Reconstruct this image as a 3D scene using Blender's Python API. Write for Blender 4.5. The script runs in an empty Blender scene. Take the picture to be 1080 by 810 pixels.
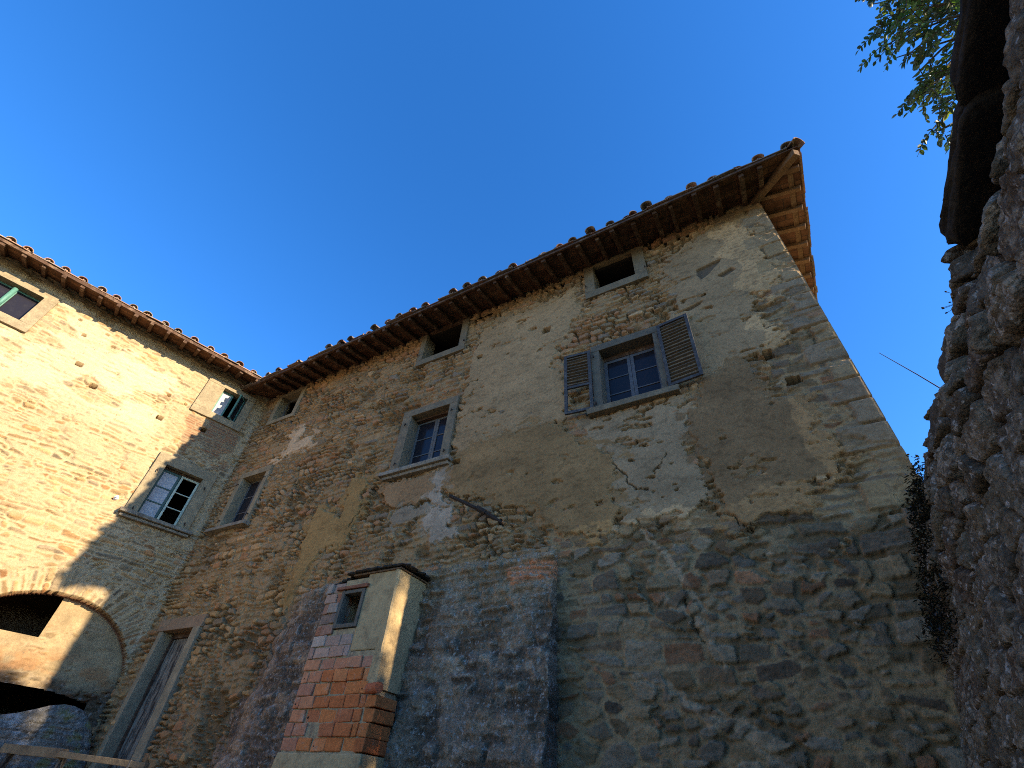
import bpy, math, random
import numpy as np
from mathutils import Matrix, Vector

# ------------------------------------------------------------------ camera, sky, sun, exposure
S = bpy.context.scene
COL = S.collection
cam_d = bpy.data.cameras.new("camera")
cam = bpy.data.objects.new("camera", cam_d)
COL.objects.link(cam)
S.camera = cam
cam_d.sensor_fit = 'HORIZONTAL'
cam_d.sensor_width = 36.0
cam_d.lens = 36.0 * 506.3 / 1080.0
cam_d.clip_start = 0.05
cam_d.clip_end = 5000
# x runs along the main facade, y runs away from the camera through it, z is up.
_r = Vector((0.87408, 0.48154, 0.06404)); _u = Vector((0.28289, -0.61174, 0.73875)); _b = Vector((0.39492, -0.62761, -0.67093))
cam.matrix_world = Matrix(((_r.x, _u.x, _b.x, 0), (_r.y, _u.y, _b.y, 0), (_r.z, _u.z, _b.z, 1.6), (0, 0, 0, 1)))

SUN_EL, SUN_AZ = math.radians(22.0), math.radians(4.0)      # azimuth from +x towards +y
sun_dir = Vector((math.cos(SUN_EL) * math.cos(SUN_AZ), math.cos(SUN_EL) * math.sin(SUN_AZ), math.sin(SUN_EL)))
W = bpy.data.worlds.new("World")
S.world = W
W.use_nodes = True
nt = W.node_tree
bg = nt.nodes["Background"]
sky = nt.nodes.new("ShaderNodeTexSky")
sky.sky_type = 'NISHITA'
sky.sun_disc = False
sky.sun_elevation = SUN_EL
sky.sun_rotation = math.pi / 2 - SUN_AZ
sky.altitude = 600
sky.air_density = 1.0
sky.dust_density = 0.3
sky.ozone_density = 4.0
hsv = nt.nodes.new("ShaderNodeHueSaturation")
hsv.inputs['Saturation'].default_value = 1.24
hsv.inputs['Hue'].default_value = 0.507
nt.links.new(sky.outputs[0], hsv.inputs['Color'])
nt.links.new(hsv.outputs[0], bg.inputs[0])
bg.inputs[1].default_value = 0.15
sun_d = bpy.data.lights.new("sun", 'SUN')
sun_d.energy = 5.0
sun_d.angle = math.radians(0.5)
sun_d.color = (1.0, 0.83, 0.58)
sun = bpy.data.objects.new("sun", sun_d)
COL.objects.link(sun)
sun.location = sun_dir * 40
sun.rotation_euler = (-sun_dir).to_track_quat('-Z', 'Y').to_euler()
S.view_settings.view_transform = 'Standard'
S.view_settings.look = 'None'
S.view_settings.gamma = 1
S.view_settings.use_curve_mapping = False
S.view_settings.exposure = 1.42
S.render.engine = 'CYCLES'
S.cycles.max_bounces = 6
S.cycles.diffuse_bounces = 4
S.cycles.use_denoising = False
S.cycles.filter_width = 1.0

rng = np.random.default_rng(7)
random.seed(7)

# ------------------------------------------------------------------ numpy noise and masonry patterns
def vnoise(x, y, seed=0):
    t = np.random.default_rng(seed).random((256, 256)).astype(np.float32)
    xi = np.floor(x).astype(np.int64); yi = np.floor(y).astype(np.int64)
    fx = (x - xi); fy = (y - yi)
    fx = fx * fx * (3 - 2 * fx); fy = fy * fy * (3 - 2 * fy)
    a = t[yi & 255, xi & 255]; b = t[yi & 255, (xi + 1) & 255]
    c = t[(yi + 1) & 255, xi & 255]; d = t[(yi + 1) & 255, (xi + 1) & 255]
    return (a + (b - a) * fx) * (1 - fy) + (c + (d - c) * fx) * fy

def fbm(x, y, seed=0, octs=4, gain=0.5):
    s = 0; a = 1.0; n = 0
    for k in range(octs):
        s = s + a * vnoise(x * 2 ** k + 17.3 * k, y * 2 ** k + 5.1 * k, seed + k)
        n += a; a *= gain
    return s / n

def sstep(a, b, x):
    t = np.clip((x - a) / (b - a), 0, 1)
    return t * t * (3 - 2 * t)

def mixc(c, col, m):
    return c + (np.asarray(col, dtype=np.float32) - c) * m[:, None]

def poly_sd(x, y, pts, pad=0.6):
    """signed distance to a closed polygon, positive inside (far points get -pad)"""
    P = np.asarray(pts, dtype=np.float64)
    out = np.full(x.shape, -pad)
    sel = np.where((x > P[:, 0].min() - pad) & (x < P[:, 0].max() + pad) & (y > P[:, 1].min() - pad) & (y < P[:, 1].max() + pad))[0]
    if len(sel) == 0: return out
    px = x[sel]; py = y[sel]
    d2 = np.full(px.shape, 1e9); ins = np.zeros(px.shape, bool)
    for i in range(len(P)):
        ax, ay = P[i]; bx, by = P[(i + 1) % len(P)]
        ex, ey = bx - ax, by - ay
        t = np.clip(((px - ax) * ex + (py - ay) * ey) / (ex * ex + ey * ey + 1e-12), 0, 1)
        d2 = np.minimum(d2, (px - ax - t * ex) ** 2 + (py - ay - t * ey) ** 2)
        cond = (ay > py) != (by > py)
        if ey != 0:
            ins ^= cond & (px < (bx - ax) * (py - ay) / ey + ax)
    d = np.sqrt(d2)
    out[sel] = np.where(ins, d, -d)
    return out

def line_d(x, y, pts, pad=0.3):
    P = np.asarray(pts, dtype=np.float64)
    out = np.full(x.shape, pad)
    sel = np.where((x > P[:, 0].min() - pad) & (x < P[:, 0].max() + pad) & (y > P[:, 1].min() - pad) & (y < P[:, 1].max() + pad))[0]
    if len(sel) == 0: return out
    px = x[sel]; py = y[sel]; d2 = np.full(px.shape, 1e9)
    for i in range(len(P) - 1):
        ax, ay = P[i]; bx, by = P[i + 1]; ex, ey = bx - ax, by - ay
        t = np.clip(((px - ax) * ex + (py - ay) * ey) / (ex * ex + ey * ey + 1e-12), 0, 1)
        d2 = np.minimum(d2, (px - ax - t * ex) ** 2 + (py - ay - t * ey) ** 2)
    out[sel] = np.minimum(np.sqrt(d2), pad)
    return out

def rubble(x, y, seed, hr=(0.09, 0.24), wr=(0.16, 0.6), warp=0.05, split=0.4):
    """coursed rubble: returns distance to the joint (m), a random table lookup function and in-stone coordinates"""
    g = np.random.default_rng(seed)
    xw = x + warp * 1.3 * (fbm(x / 0.5, y / 0.5, seed + 11, 3) - 0.5) * 2 + 0.035 * (fbm(x / 0.07, y / 0.07, seed + 14, 3) - 0.5)
    yw = y + warp * (fbm(x / 0.9, y / 0.35, seed + 21, 3) - 0.5) * 2.6 + 0.028 * (fbm(x / 0.08, y / 0.06, seed + 15, 3) - 0.5)
    y0a = yw.min() - 0.3; x0a = xw.min() - 1.0; span = xw.max() - x0a + 2.0
    ye = [y0a]
    while ye[-1] < yw.max() + 0.3:
        ye.append(ye[-1] + g.uniform(*hr) * (1.0 if g.random() > 0.15 else 0.6))
    ye = np.array(ye); BIG = span + 10
    allx = []
    for r in range(len(ye)):
        h = (ye[r + 1] - ye[r]) if r + 1 < len(ye) else 0.15
        xs = [r * BIG - g.uniform(0, 0.5)]
        while xs[-1] < r * BIG + span + 1:
            xs.append(xs[-1] + np.clip(g.uniform(*wr) * (0.55 + h * 3.2), 0.08, 1.2))
        allx += xs
    allx = np.array(allx)
    r = np.clip(np.searchsorted(ye, yw) - 1, 0, len(ye) - 2)
    xx = xw - x0a + r * BIG
    i = np.clip(np.searchsorted(allx, xx) - 1, 0, len(allx) - 2)
    sx0 = allx[i]; sx1 = allx[i + 1]; sy0 = ye[r]; sy1 = ye[r + 1]
    R = g.random((len(allx) * 2 + 2, 8)).astype(np.float32)
    tall = (sy1 - sy0) > 0.13
    sp = (R[i * 2, 0] < split) & tall
    ys = sy0 + (sy1 - sy0) * (0.35 + 0.3 * R[i * 2, 1])
    up = sp & (yw > ys)
    lo = sp & ~up
    sy0 = np.where(up, ys, sy0); sy1 = np.where(lo, ys, sy1)
    ident = i * 2 + up
    q = R[ident]
    xc = (sx0 + sx1) / 2; yc = (sy0 + sy1) / 2
    tl = 0.22
    db = (yw - sy0) + (q[:, 2] - 0.5) * tl * (xx - xc) * 0.7 - 0.004
    dt = (sy1 - yw) + (q[:, 3] - 0.5) * tl * (xx - xc) * 0.7 - 0.004
    dl = (xx - sx0) + (q[:, 4] - 0.5) * tl * 2.4 * (yw - yc)
    dr = (sx1 - xx) + (q[:, 5] - 0.5) * tl * 2.4 * (yw - yc)
    dx = np.minimum(dl, dr); dy = np.minimum(db, dt)
    rad = np.minimum(0.5 * (sy1 - sy0), 0.03 + 0.05 * q[:, 6])
    cx = np.maximum(rad - dx, 0); cy = np.maximum(rad - dy, 0)
    d = np.where((cx > 0) & (cy > 0), rad - np.sqrt(cx * cx + cy * cy), np.minimum(dx, dy))
    return d, q, (xx - xc), (yw - yc)

def worley(x, y, cell, seed):
    """F1, F2-F1, cell random numbers, vector to the centre"""
    g = np.random.default_rng(seed)
    T = g.random((256, 256, 6)).astype(np.float32)
    X = x / cell; Y = y / cell
    xi = np.floor(X).astype(np.int64); yi = np.floor(Y).astype(np.int64)
    f1 = np.full(x.shape, 1e9); f2 = np.full(x.shape, 1e9)
    q = np.zeros(x.shape + (6,), np.float32); vx = np.zeros(x.shape); vy = np.zeros(x.shape)
    for a in (-1, 0, 1):
        for b in (-1, 0, 1):
            t = T[(yi + b) & 255, (xi + a) & 255]
            px = xi + a + 0.1 + 0.8 * t[..., 0]; py = yi + b + 0.1 + 0.8 * t[..., 1]
            w = 0.8 + 0.5 * t[..., 2]
            d = np.sqrt((X - px) ** 2 + (Y - py) ** 2) / w
            m = d < f1
            f2 = np.where(m, f1, np.minimum(f2, d))
            q[m] = t[m]
            vx = np.where(m, X - px, vx); vy = np.where(m, Y - py, vy)
            f1 = np.where(m, d, f1)
    return f1 * cell, (f2 - f1) * cell, q, vx * cell, vy * cell

def cobble(x, y, seed, cell, aspect):
    """uncoursed rubble in two sizes of flattish stones; same outputs as rubble()"""
    xw = x + 0.10 * (fbm(x / 0.4, y / 0.3, seed + 1, 3) - 0.5) + 0.05 * (fbm(x / 0.07, y / 0.07, seed + 2, 3) - 0.5)
    yw = y + 0.11 * (fbm(x / 0.7, y / 0.4, seed + 3, 3) - 0.5) + 0.035 * (fbm(x / 0.07, y / 0.06, seed + 4, 3) - 0.5)
    fa, ea, qa, ax, ay = worley(xw / aspect, yw, cell * 1.25, seed + 5)
    fb, eb, qb, bx_, by_ = worley(xw / (aspect * 1.1), yw, cell * 0.72, seed + 6)
    m = fbm(x / 0.7, y / 0.35, seed + 7, 3) > 0.52
    d = np.where(m, eb, ea) * 0.75
    q = np.where(m[..., None], qb, qa)
    q = np.concatenate([q, q[..., 2:3] * 0.5 + q[..., 5:6] * 0.5, np.mod(q[..., 3:4] * 7.31 + q[..., 4:5] * 3.7, 1.0)], -1)
    lx = np.where(m, bx_ * aspect * 1.1, ax * aspect); ly = np.where(m, by_, ay)
    return d, q, lx, ly

def pick(palette, r):
    P = np.array(palette, dtype=np.float32)
    return P[np.clip((r * len(P)).astype(int), 0, len(P) - 1)]

# ------------------------------------------------------------------ materials
def new_mat(name):
    m = bpy.data.materials.new(name); m.use_nodes = True
    return m, m.node_tree, m.node_tree.nodes["Principled BSDF"]

def texmat(name, color=None, rough=0.9, amp=0.35, scale=14.0, bump=0.3, bscale=60.0, bdist=0.01, second=None, sec_scale=3.0,
           stretch=(1, 1, 1), spec=0.3, metallic=0.0, sec_lo=0.5, sec_hi=0.65):
    """colour (or the 'Col' attribute) broken up by two noises, plus bump"""
    m, t, p = new_mat(name)
    N = t.nodes; L = t.links
    tc = N.new("ShaderNodeTexCoord"); mp = N.new("ShaderNodeMapping"); mp.inputs['Scale'].default_value = stretch
    L.new(tc.outputs['Object'], mp.inputs[0])
    n1 = N.new("ShaderNodeTexNoise"); n1.inputs['Scale'].default_value = scale; n1.inputs['Detail'].default_value = 6; n1.inputs['Roughness'].default_value = 0.65
    L.new(mp.outputs[0], n1.inputs['Vector'])
    mr = N.new("ShaderNodeMapRange"); mr.inputs[1].default_value = 0.25; mr.inputs[2].default_value = 0.75
    mr.inputs[3].default_value = 1 - amp; mr.inputs[4].default_value = 1 + amp
    L.new(n1.outputs['Fac'], mr.inputs[0])
    if color is None:
        src = N.new("ShaderNodeAttribute"); src.attribute_name = 'Col'; cs = src.outputs['Color']
    else:
        src = N.new("ShaderNodeRGB"); src.outputs[0].default_value = (*color, 1); cs = src.outputs[0]
    if second is not None:
        n2 = N.new("ShaderNodeTexNoise"); n2.inputs['Scale'].default_value = sec_scale; n2.inputs['Detail'].default_value = 8; n2.inputs['Roughness'].default_value = 0.7
        L.new(mp.outputs[0], n2.inputs['Vector'])
        r2 = N.new("ShaderNodeMapRange"); r2.inputs[1].default_value = sec_lo; r2.inputs[2].default_value = sec_hi
        L.new(n2.outputs['Fac'], r2.inputs[0])
        mx = N.new("ShaderNodeMix"); mx.data_type = 'RGBA'
        L.new(r2.outputs[0], mx.inputs[0]); L.new(cs, mx.inputs[6]); mx.inputs[7].default_value = (*second, 1)
        cs = mx.outputs[2]
    n3 = N.new("ShaderNodeTexNoise"); n3.inputs['Scale'].default_value = scale * 4.5; n3.inputs['Detail'].default_value = 4; n3.inputs['Roughness'].default_value = 0.7
    L.new(mp.outputs[0], n3.inputs['Vector'])
    m3 = N.new("ShaderNodeMapRange"); m3.inputs[1].default_value = 0.3; m3.inputs[2].default_value = 0.7; m3.inputs[3].default_value = 1 - amp * 0.9; m3.inputs[4].default_value = 1 + amp * 0.9
    L.new(n3.outputs['Fac'], m3.inputs[0])
    mm = N.new("ShaderNodeMath"); mm.operation = 'MULTIPLY'; L.new(mr.outputs[0], mm.inputs[0]); L.new(m3.outputs[0], mm.inputs[1])
    vm = N.new("ShaderNodeVectorMath"); vm.operation = 'SCALE'
    L.new(cs, vm.inputs[0]); L.new(mm.outputs[0], vm.inputs['Scale'])
    L.new(vm.outputs[0], p.inputs['Base Color'])
    nb = N.new("ShaderNodeTexNoise"); nb.inputs['Scale'].default_value = bscale; nb.inputs['Detail'].default_value = 5
    L.new(mp.outputs[0], nb.inputs['Vector'])
    bp = N.new("ShaderNodeBump"); bp.inputs['Strength'].default_value = bump; bp.inputs['Distance'].default_value = bdist
    L.new(nb.outputs['Fac'], bp.inputs['Height']); L.new(bp.outputs[0], p.inputs['Normal'])
    p.inputs['Roughness'].default_value = rough
    p.inputs['Specular IOR Level'].default_value = spec
    p.inputs['Metallic'].default_value = metallic
    return m

M = {}
M['masonry'] = texmat('masonry', None, 0.95, 0.20, 24, 0.7, 60, 0.012, spec=0.1, second=(0.13, 0.105, 0.075), sec_scale=15, sec_lo=0.60, sec_hi=0.70)
M['rough_masonry'] = texmat('rough_masonry', None, 0.95, 0.42, 30, 0.9, 55, 0.02, spec=0.12, second=(0.30, 0.265, 0.225), sec_scale=16, sec_lo=0.565, sec_hi=0.62)
M['grey_frame'] = texmat('grey_frame', (0.16, 0.128, 0.085), 0.9, 0.25, 9, 0.6, 50, 0.008, second=(0.21, 0.16, 0.10), sec_scale=4, spec=0.2)
M['blue_frame'] = texmat('blue_frame', (0.115, 0.098, 0.074), 0.9, 0.25, 9, 0.6, 50, 0.008, second=(0.155, 0.125, 0.085), sec_scale=4, spec=0.2)
M['sand_frame'] = texmat('sand_frame', (0.235, 0.185, 0.115), 0.9, 0.25, 9, 0.6, 50, 0.008, second=(0.30, 0.235, 0.145), sec_scale=3, spec=0.2)
M['sill'] = texmat('sill', (0.23, 0.195, 0.145), 0.95, 0.35, 14, 0.6, 40, 0.012, second=(0.12, 0.10, 0.08), sec_scale=6, spec=0.2)
M['old_wood'] = texmat('old_wood', (0.075, 0.040, 0.024), 0.85, 0.4, 10, 0.5, 30, 0.006, second=(0.15, 0.095, 0.06), sec_scale=5, stretch=(1, 1, 1), spec=0.2)
M['pale_wood'] = texmat('pale_wood', (0.22, 0.155, 0.085), 0.85, 0.35, 12, 0.6, 40, 0.008, second=(0.09, 0.062, 0.04), sec_scale=6, spec=0.2)
M['mid_wood'] = texmat('mid_wood', (0.145, 0.08, 0.04), 0.85, 0.4, 10, 0.5, 30, 0.006, second=(0.12, 0.075, 0.045), sec_scale=5, spec=0.2)
M['shutter_wood'] = texmat('shutter_wood', (0.105, 0.082, 0.058), 0.85, 0.25, 18, 0.4, 60, 0.004, second=(0.09, 0.07, 0.05), sec_scale=9, spec=0.25)
M['shutter_paint'] = texmat('shutter_paint', (0.055, 0.05, 0.05), 0.75, 0.35, 18, 0.4, 60, 0.003, second=(0.095, 0.088, 0.08), sec_scale=9, spec=0.3)
M['blue_paint'] = texmat('blue_paint', (0.085, 0.085, 0.095), 0.7, 0.3, 15, 0.3, 60, 0.003, second=(0.13, 0.115, 0.10), sec_scale=8, spec=0.3)
M['brown_paint'] = texmat('brown_paint', (0.10, 0.10, 0.10), 0.75, 0.3, 15, 0.3, 60, 0.003, second=(0.15, 0.12, 0.095), sec_scale=8, spec=0.3)
M['green_paint'] = texmat('green_paint', (0.075, 0.19, 0.15), 0.6, 0.2, 15, 0.2, 60, 0.003, spec=0.4)
M['dark_green'] = texmat('dark_green', (0.03, 0.075, 0.065), 0.6, 0.2, 15, 0.2, 60, 0.003, spec=0.4)
M['pale_green'] = texmat('pale_green', (0.42, 0.46, 0.36), 0.65, 0.25, 15, 0.2, 60, 0.003, spec=0.3)
M['door_wood'] = texmat('door_wood', (0.19, 0.165, 0.13), 0.85, 0.45, 6, 0.5, 40, 0.006, second=(0.04, 0.034, 0.03), sec_scale=2.2, stretch=(5, 5, 1), sec_lo=0.46, sec_hi=0.58, spec=0.2)
M['tile'] = texmat('tile', None, 0.9, 0.4, 14, 0.4, 60, 0.006, second=(0.24, 0.22, 0.17), sec_scale=7, sec_lo=0.52, sec_hi=0.68, spec=0.15)
M['brick'] = texmat('brick', None, 0.92, 0.28, 18, 0.5, 80, 0.006, second=(0.36, 0.26, 0.18), sec_scale=5, sec_lo=0.58, sec_hi=0.72, spec=0.15)
M['cream'] = texmat('cream_plaster', (0.40, 0.285, 0.145), 0.92, 0.18, 8, 0.5, 30, 0.014, second=(0.27, 0.19, 0.10), sec_scale=5, spec=0.15)
M['slate'] = texmat('slate', (0.045, 0.036, 0.028), 0.9, 0.4, 20, 0.8, 30, 0.02, spec=0.2)
M['coping'] = texmat('coping', (0.03, 0.025, 0.022), 0.95, 0.3, 12, 0.6, 20, 0.02, second=(0.05, 0.042, 0.034), sec_scale=8, spec=0.15)
M['bank_stone'] = texmat('bank_stone', (0.085, 0.07, 0.055), 0.95, 0.4, 14, 0.8, 25, 0.02, second=(0.16, 0.14, 0.125), sec_scale=9, sec_lo=0.55, sec_hi=0.68, spec=0.12)
M['iron'] = texmat('iron', (0.035, 0.021, 0.014), 0.9, 0.4, 30, 0.4, 90, 0.003, spec=0.4)
M['dark_room'] = texmat('dark_room', (0.02, 0.017, 0.014), 1.0, 0.2, 5, 0.1, 20, 0.01, spec=0.0)
M['dim_room'] = texmat('dim_room', (0.10, 0.075, 0.05), 1.0, 0.4, 5, 0.5, 12, 0.04, spec=0.0)
M['pale_pane'] = texmat('pale_pane', (0.36, 0.36, 0.37), 0.9, 0.2, 6, 0.2, 20, 0.01, second=(0.46, 0.46, 0.46), sec_scale=8, spec=0.1)  # pale opaque sheet set in the sash in place of glass
M['bark'] = texmat('bark', (0.11, 0.085, 0.06), 0.95, 0.4, 20, 0.8, 40, 0.02, spec=0.1)
M['ground'] = texmat('ground', (0.33, 0.27, 0.18), 1.0, 0.3, 3, 0.5, 12, 0.05, second=(0.10, 0.12, 0.045), sec_scale=0.8, spec=0.1)
M['grassy'] = texmat('grassy', (0.07, 0.085, 0.03), 1.0, 0.35, 3, 0.6, 12, 0.05, second=(0.14, 0.11, 0.06), sec_scale=0.7, spec=0.1)

def leafmat(name, a, b, trans=0.35):
    m, t, p = new_mat(name); N = t.nodes; L = t.links
    oi = N.new("ShaderNodeAttribute"); oi.attribute_name = 'Col'
    L.new(oi.outputs['Color'], p.inputs['Base Color'])
    p.inputs['Roughness'].default_value = 0.45; p.inputs['Specular IOR Level'].default_value = 0.4
    tr = N.new("ShaderNodeBsdfTranslucent")
    vm = N.new("ShaderNodeVectorMath"); vm.operation = 'MULTIPLY'; vm.inputs[1].default_value = (1.5, 1.7, 0.6)
    L.new(oi.outputs['Color'], vm.inputs[0]); L.new(vm.outputs[0], tr.inputs['Color'])
    mx = N.new("ShaderNodeMixShader"); mx.inputs[0].default_value = trans
    L.new(p.outputs[0], mx.inputs[1]); L.new(tr.outputs[0], mx.inputs[2])
    L.new(mx.outputs[0], N["Material Output"].inputs[0])
    return m
M['leaf'] = leafmat('leaf', None, None)
M['moss'] = leafmat('moss_leaf', None, None, 0.1)

def glassmat(name, tint, rough=0.05):
    m, t, p = new_mat(name); N = t.nodes; L = t.links
    tc = N.new("ShaderNodeTexCoord"); nz = N.new("ShaderNodeTexNoise"); nz.inputs['Scale'].default_value = 9; nz.inputs['Detail'].default_value = 6
    L.new(tc.outputs['Object'], nz.inputs['Vector'])
    mr = N.new("ShaderNodeMapRange"); mr.inputs[1].default_value = 0.4; mr.inputs[2].default_value = 0.75; mr.inputs[3].default_value = rough; mr.inputs[4].default_value = 0.35
    L.new(nz.outputs['Fac'], mr.inputs[0]); L.new(mr.outputs[0], p.inputs['Roughness'])
    p.inputs['Base Color'].default_value = (*tint, 1)
    p.inputs['Specular IOR Level'].default_value = 0.2
    bp = N.new("ShaderNodeBump"); bp.inputs['Strength'].default_value = 0.12; bp.inputs['Distance'].default_value = 0.02
    n2 = N.new("ShaderNodeTexNoise"); n2.inputs['Scale'].default_value = 5
    L.new(tc.outputs['Object'], n2.inputs['Vector']); L.new(n2.outputs['Fac'], bp.inputs['Height']); L.new(bp.outputs[0], p.inputs['Normal'])
    return m
M['glass'] = glassmat('old_glass', (0.018, 0.016, 0.02))

def soffitmat():
    """flat terracotta tiles laid over the rafters"""
    m, t, p = new_mat('terracotta_soffit'); N = t.nodes; L = t.links
    tc = N.new("ShaderNodeTexCoord")
    br = N.new("ShaderNodeTexBrick"); br.inputs['Scale'].default_value = 1.0
    br.inputs['Brick Width'].default_value = 0.32; br.inputs['Row Height'].default_value = 0.16; br.inputs['Mortar Size'].default_value = 0.008
    br.inputs['Color1'].default_value = (0.095, 0.044, 0.026, 1); br.inputs['Color2'].default_value = (0.15, 0.074, 0.04, 1); br.inputs['Mortar'].default_value = (0.07, 0.045, 0.032, 1)
    L.new(tc.outputs['Object'], br.inputs['Vector'])
    nz = N.new("ShaderNodeTexNoise"); nz.inputs['Scale'].default_value = 6; nz.inputs['Detail'].default_value = 8
    L.new(tc.outputs['Object'], nz.inputs['Vector'])
    mr = N.new("ShaderNodeMapRange"); mr.inputs[1].default_value = 0.3; mr.inputs[2].default_value = 0.7; mr.inputs[3].default_value = 0.5; mr.inputs[4].default_value = 1.3
    L.new(nz.outputs['Fac'], mr.inputs[0])
    vm = N.new("ShaderNodeVectorMath"); vm.operation = 'SCALE'; L.new(br.outputs['Color'], vm.inputs[0]); L.new(mr.outputs[0], vm.inputs['Scale'])
    L.new(vm.outputs[0], p.inputs['Base Color']); p.inputs['Roughness'].default_value = 0.95; p.inputs['Specular IOR Level'].default_value = 0.1
    bp = N.new("ShaderNodeBump"); bp.inputs['Distance'].default_value = 0.02; bp.inputs['Strength'].default_value = 0.6
    L.new(br.outputs['Fac'], bp.inputs['Height']); bp.invert = True; L.new(bp.outputs[0], p.inputs['Normal'])
    return m
M['soffit'] = soffitmat()

# ------------------------------------------------------------------ mesh helpers
def thing(name, label, cat, loc=(0, 0, 0), rz=0.0, group=None):
    o = bpy.data.objects.new(name, None); COL.objects.link(o)
    o.location = loc; o.rotation_euler = (0, 0, rz); o.empty_display_size = 0.3
    o['label'] = label; o['category'] = cat
    if group: o['group'] = group
    return o

def link(name, me, mat, parent=None, bevel=0.0, smooth=False, label=None):
    o = bpy.data.objects.new(name, me); COL.objects.link(o)
    if mat: me.materials.append(mat)
    if parent is not None: o.parent = parent
    if smooth: me.polygons.foreach_set('use_smooth', np.ones(len(me.polygons), bool))
    if bevel > 0:
        b = o.modifiers.new('bevel', 'BEVEL'); b.width = bevel; b.segments = 2; b.limit_method = 'ANGLE'; b.angle_limit = 0.6
    if label: o['label'] = label
    return o

class MB:
    def __init__(s): s.v = []; s.f = []; s.c = []
    def hexa(s, P, col=None):
        b = len(s.v); s.v += [tuple(p) for p in P]
        for q in ((0, 3, 2, 1), (4, 5, 6, 7), (0, 1, 5, 4), (1, 2, 6, 5), (2, 3, 7, 6), (3, 0, 4, 7)): s.f.append(tuple(b + k for k in q))
        s.c += [col or (1, 1, 1)] * 8
    def box(s, x0, x1, y0, y1, z0, z1, col=None, jit=0.0):
        P = [(x0, y0, z0), (x1, y0, z0), (x1, y1, z0), (x0, y1, z0), (x0, y0, z1), (x1, y0, z1), (x1, y1, z1), (x0, y1, z1)]
        if jit: P = [tuple(c + random.uniform(-jit, jit) for c in p) for p in P]
        s.hexa(P, col)
    def bar(s, a, b, w, h, up=(0, 0, 1), col=None, w2=None, h2=None):
        a = Vector(a); b = Vector(b); d = (b - a).normalized(); u = Vector(up)
        r = d.cross(u).normalized(); u = r.cross(d).normalized()
        w2 = w2 or w; h2 = h2 or h
        P = [a - r * w / 2 - u * h / 2, a + r * w / 2 - u * h / 2, b + r * w2 / 2 - u * h2 / 2, b - r * w2 / 2 - u * h2 / 2,
             a - r * w / 2 + u * h / 2, a + r * w / 2 + u * h / 2, b + r * w2 / 2 + u * h2 / 2, b - r * w2 / 2 + u * h2 / 2]
        s.hexa(P, col)
    def tube(s, pts, rad, n=8, col=None, cap=True):
        pts = [Vector(p) for p in pts]
        if not isinstance(rad, (list, tuple)): rad = [rad] * len(pts)
        b = len(s.v); ref = Vector((0.31, 0.5, 0.81))
        for i, p in enumerate(pts):
            d = (pts[min(i + 1, len(pts) - 1)] - pts[max(i - 1, 0)]).normalized()
            r = d.cross(ref).normalized(); u = r.cross(d)
            for k in range(n):
                a = 2 * math.pi * k / n
                s.v.append(tuple(p + (r * math.cos(a) + u * math.sin(a)) * rad[i])); s.c.append(col or (1, 1, 1))
        for i in range(len(pts) - 1):
            for k in range(n):
                s.f.append((b + i * n + k, b + i * n + (k + 1) % n, b + (i + 1) * n + (k + 1) % n, b + (i + 1) * n + k))
        if cap:
            s.f.append(tuple(b + k for k in reversed(range(n)))); s.f.append(tuple(b + (len(pts) - 1) * n + k for k in range(n)))
    def build(s, name, mat, parent=None, bevel=0.0, smooth=False, label=None):
        me = bpy.data.meshes.new(name); me.from_pydata(s.v, [], s.f); me.update()
        a = me.color_attributes.new('Col', 'FLOAT_COLOR', 'POINT')
        c = np.ones((len(s.v), 4), np.float32); c[:, :3] = np.array(s.c, np.float32).reshape(-1, 3)
        a.data.foreach_set('color', c.ravel())
        return link(name, me, mat, parent, bevel, smooth, label)

def grid_mesh(name, X, Y, Z, C, mat, parent=None, keep=None, smooth=False):
    """X, Y, Z arrays (rows, cols); C colours (rows*cols, 3); keep: face mask (rows-1, cols-1)"""
    nr, nc = X.shape
    co = np.stack([X.ravel(), Y.ravel(), Z.ravel()], 1).astype(np.float32)
    idx = np.arange(nr * nc).reshape(nr, nc)
    F = np.stack([idx[:-1, :-1], idx[:-1, 1:], idx[1:, 1:], idx[1:, :-1]], -1).reshape(-1, 4)
    if keep is not None: F = F[keep.ravel()]
    me = bpy.data.meshes.new(name)
    me.vertices.add(len(co)); me.vertices.foreach_set('co', co.ravel())
    me.loops.add(F.size); me.loops.foreach_set('vertex_index', F.ravel().astype(np.int32))
    me.polygons.add(len(F)); me.polygons.foreach_set('loop_start', np.arange(0, F.size, 4, dtype=np.int32))
    me.polygons.foreach_set('loop_total', np.full(len(F), 4, np.int32))
    me.update(calc_edges=True)
    a = me.color_attributes.new('Col', 'FLOAT_COLOR', 'POINT')
    c = np.ones((len(co), 4), np.float32); c[:, :3] = C; a.data.foreach_set('color', c.ravel())
    return link(name, me, mat, parent, smooth=smooth)

TAN = [(0.37, 0.28, 0.17), (0.31, 0.235, 0.15), (0.26, 0.215, 0.155), (0.40, 0.31, 0.20), (0.225, 0.205, 0.175), (0.34, 0.27, 0.17), (0.29, 0.24, 0.15), (0.36, 0.23, 0.145), (0.24, 0.20, 0.14)]
SLATE = [(0.185, 0.16, 0.115), (0.15, 0.125, 0.085), (0.19, 0.115, 0.075), (0.165, 0.152, 0.125), (0.135, 0.13, 0.118), (0.20, 0.17, 0.12), (0.145, 0.115, 0.085), (0.185, 0.17, 0.14), (0.15, 0.145, 0.13), (0.17, 0.145, 0.10), (0.10, 0.088, 0.075), (0.115, 0.10, 0.085), (0.155, 0.155, 0.145)]

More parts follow.
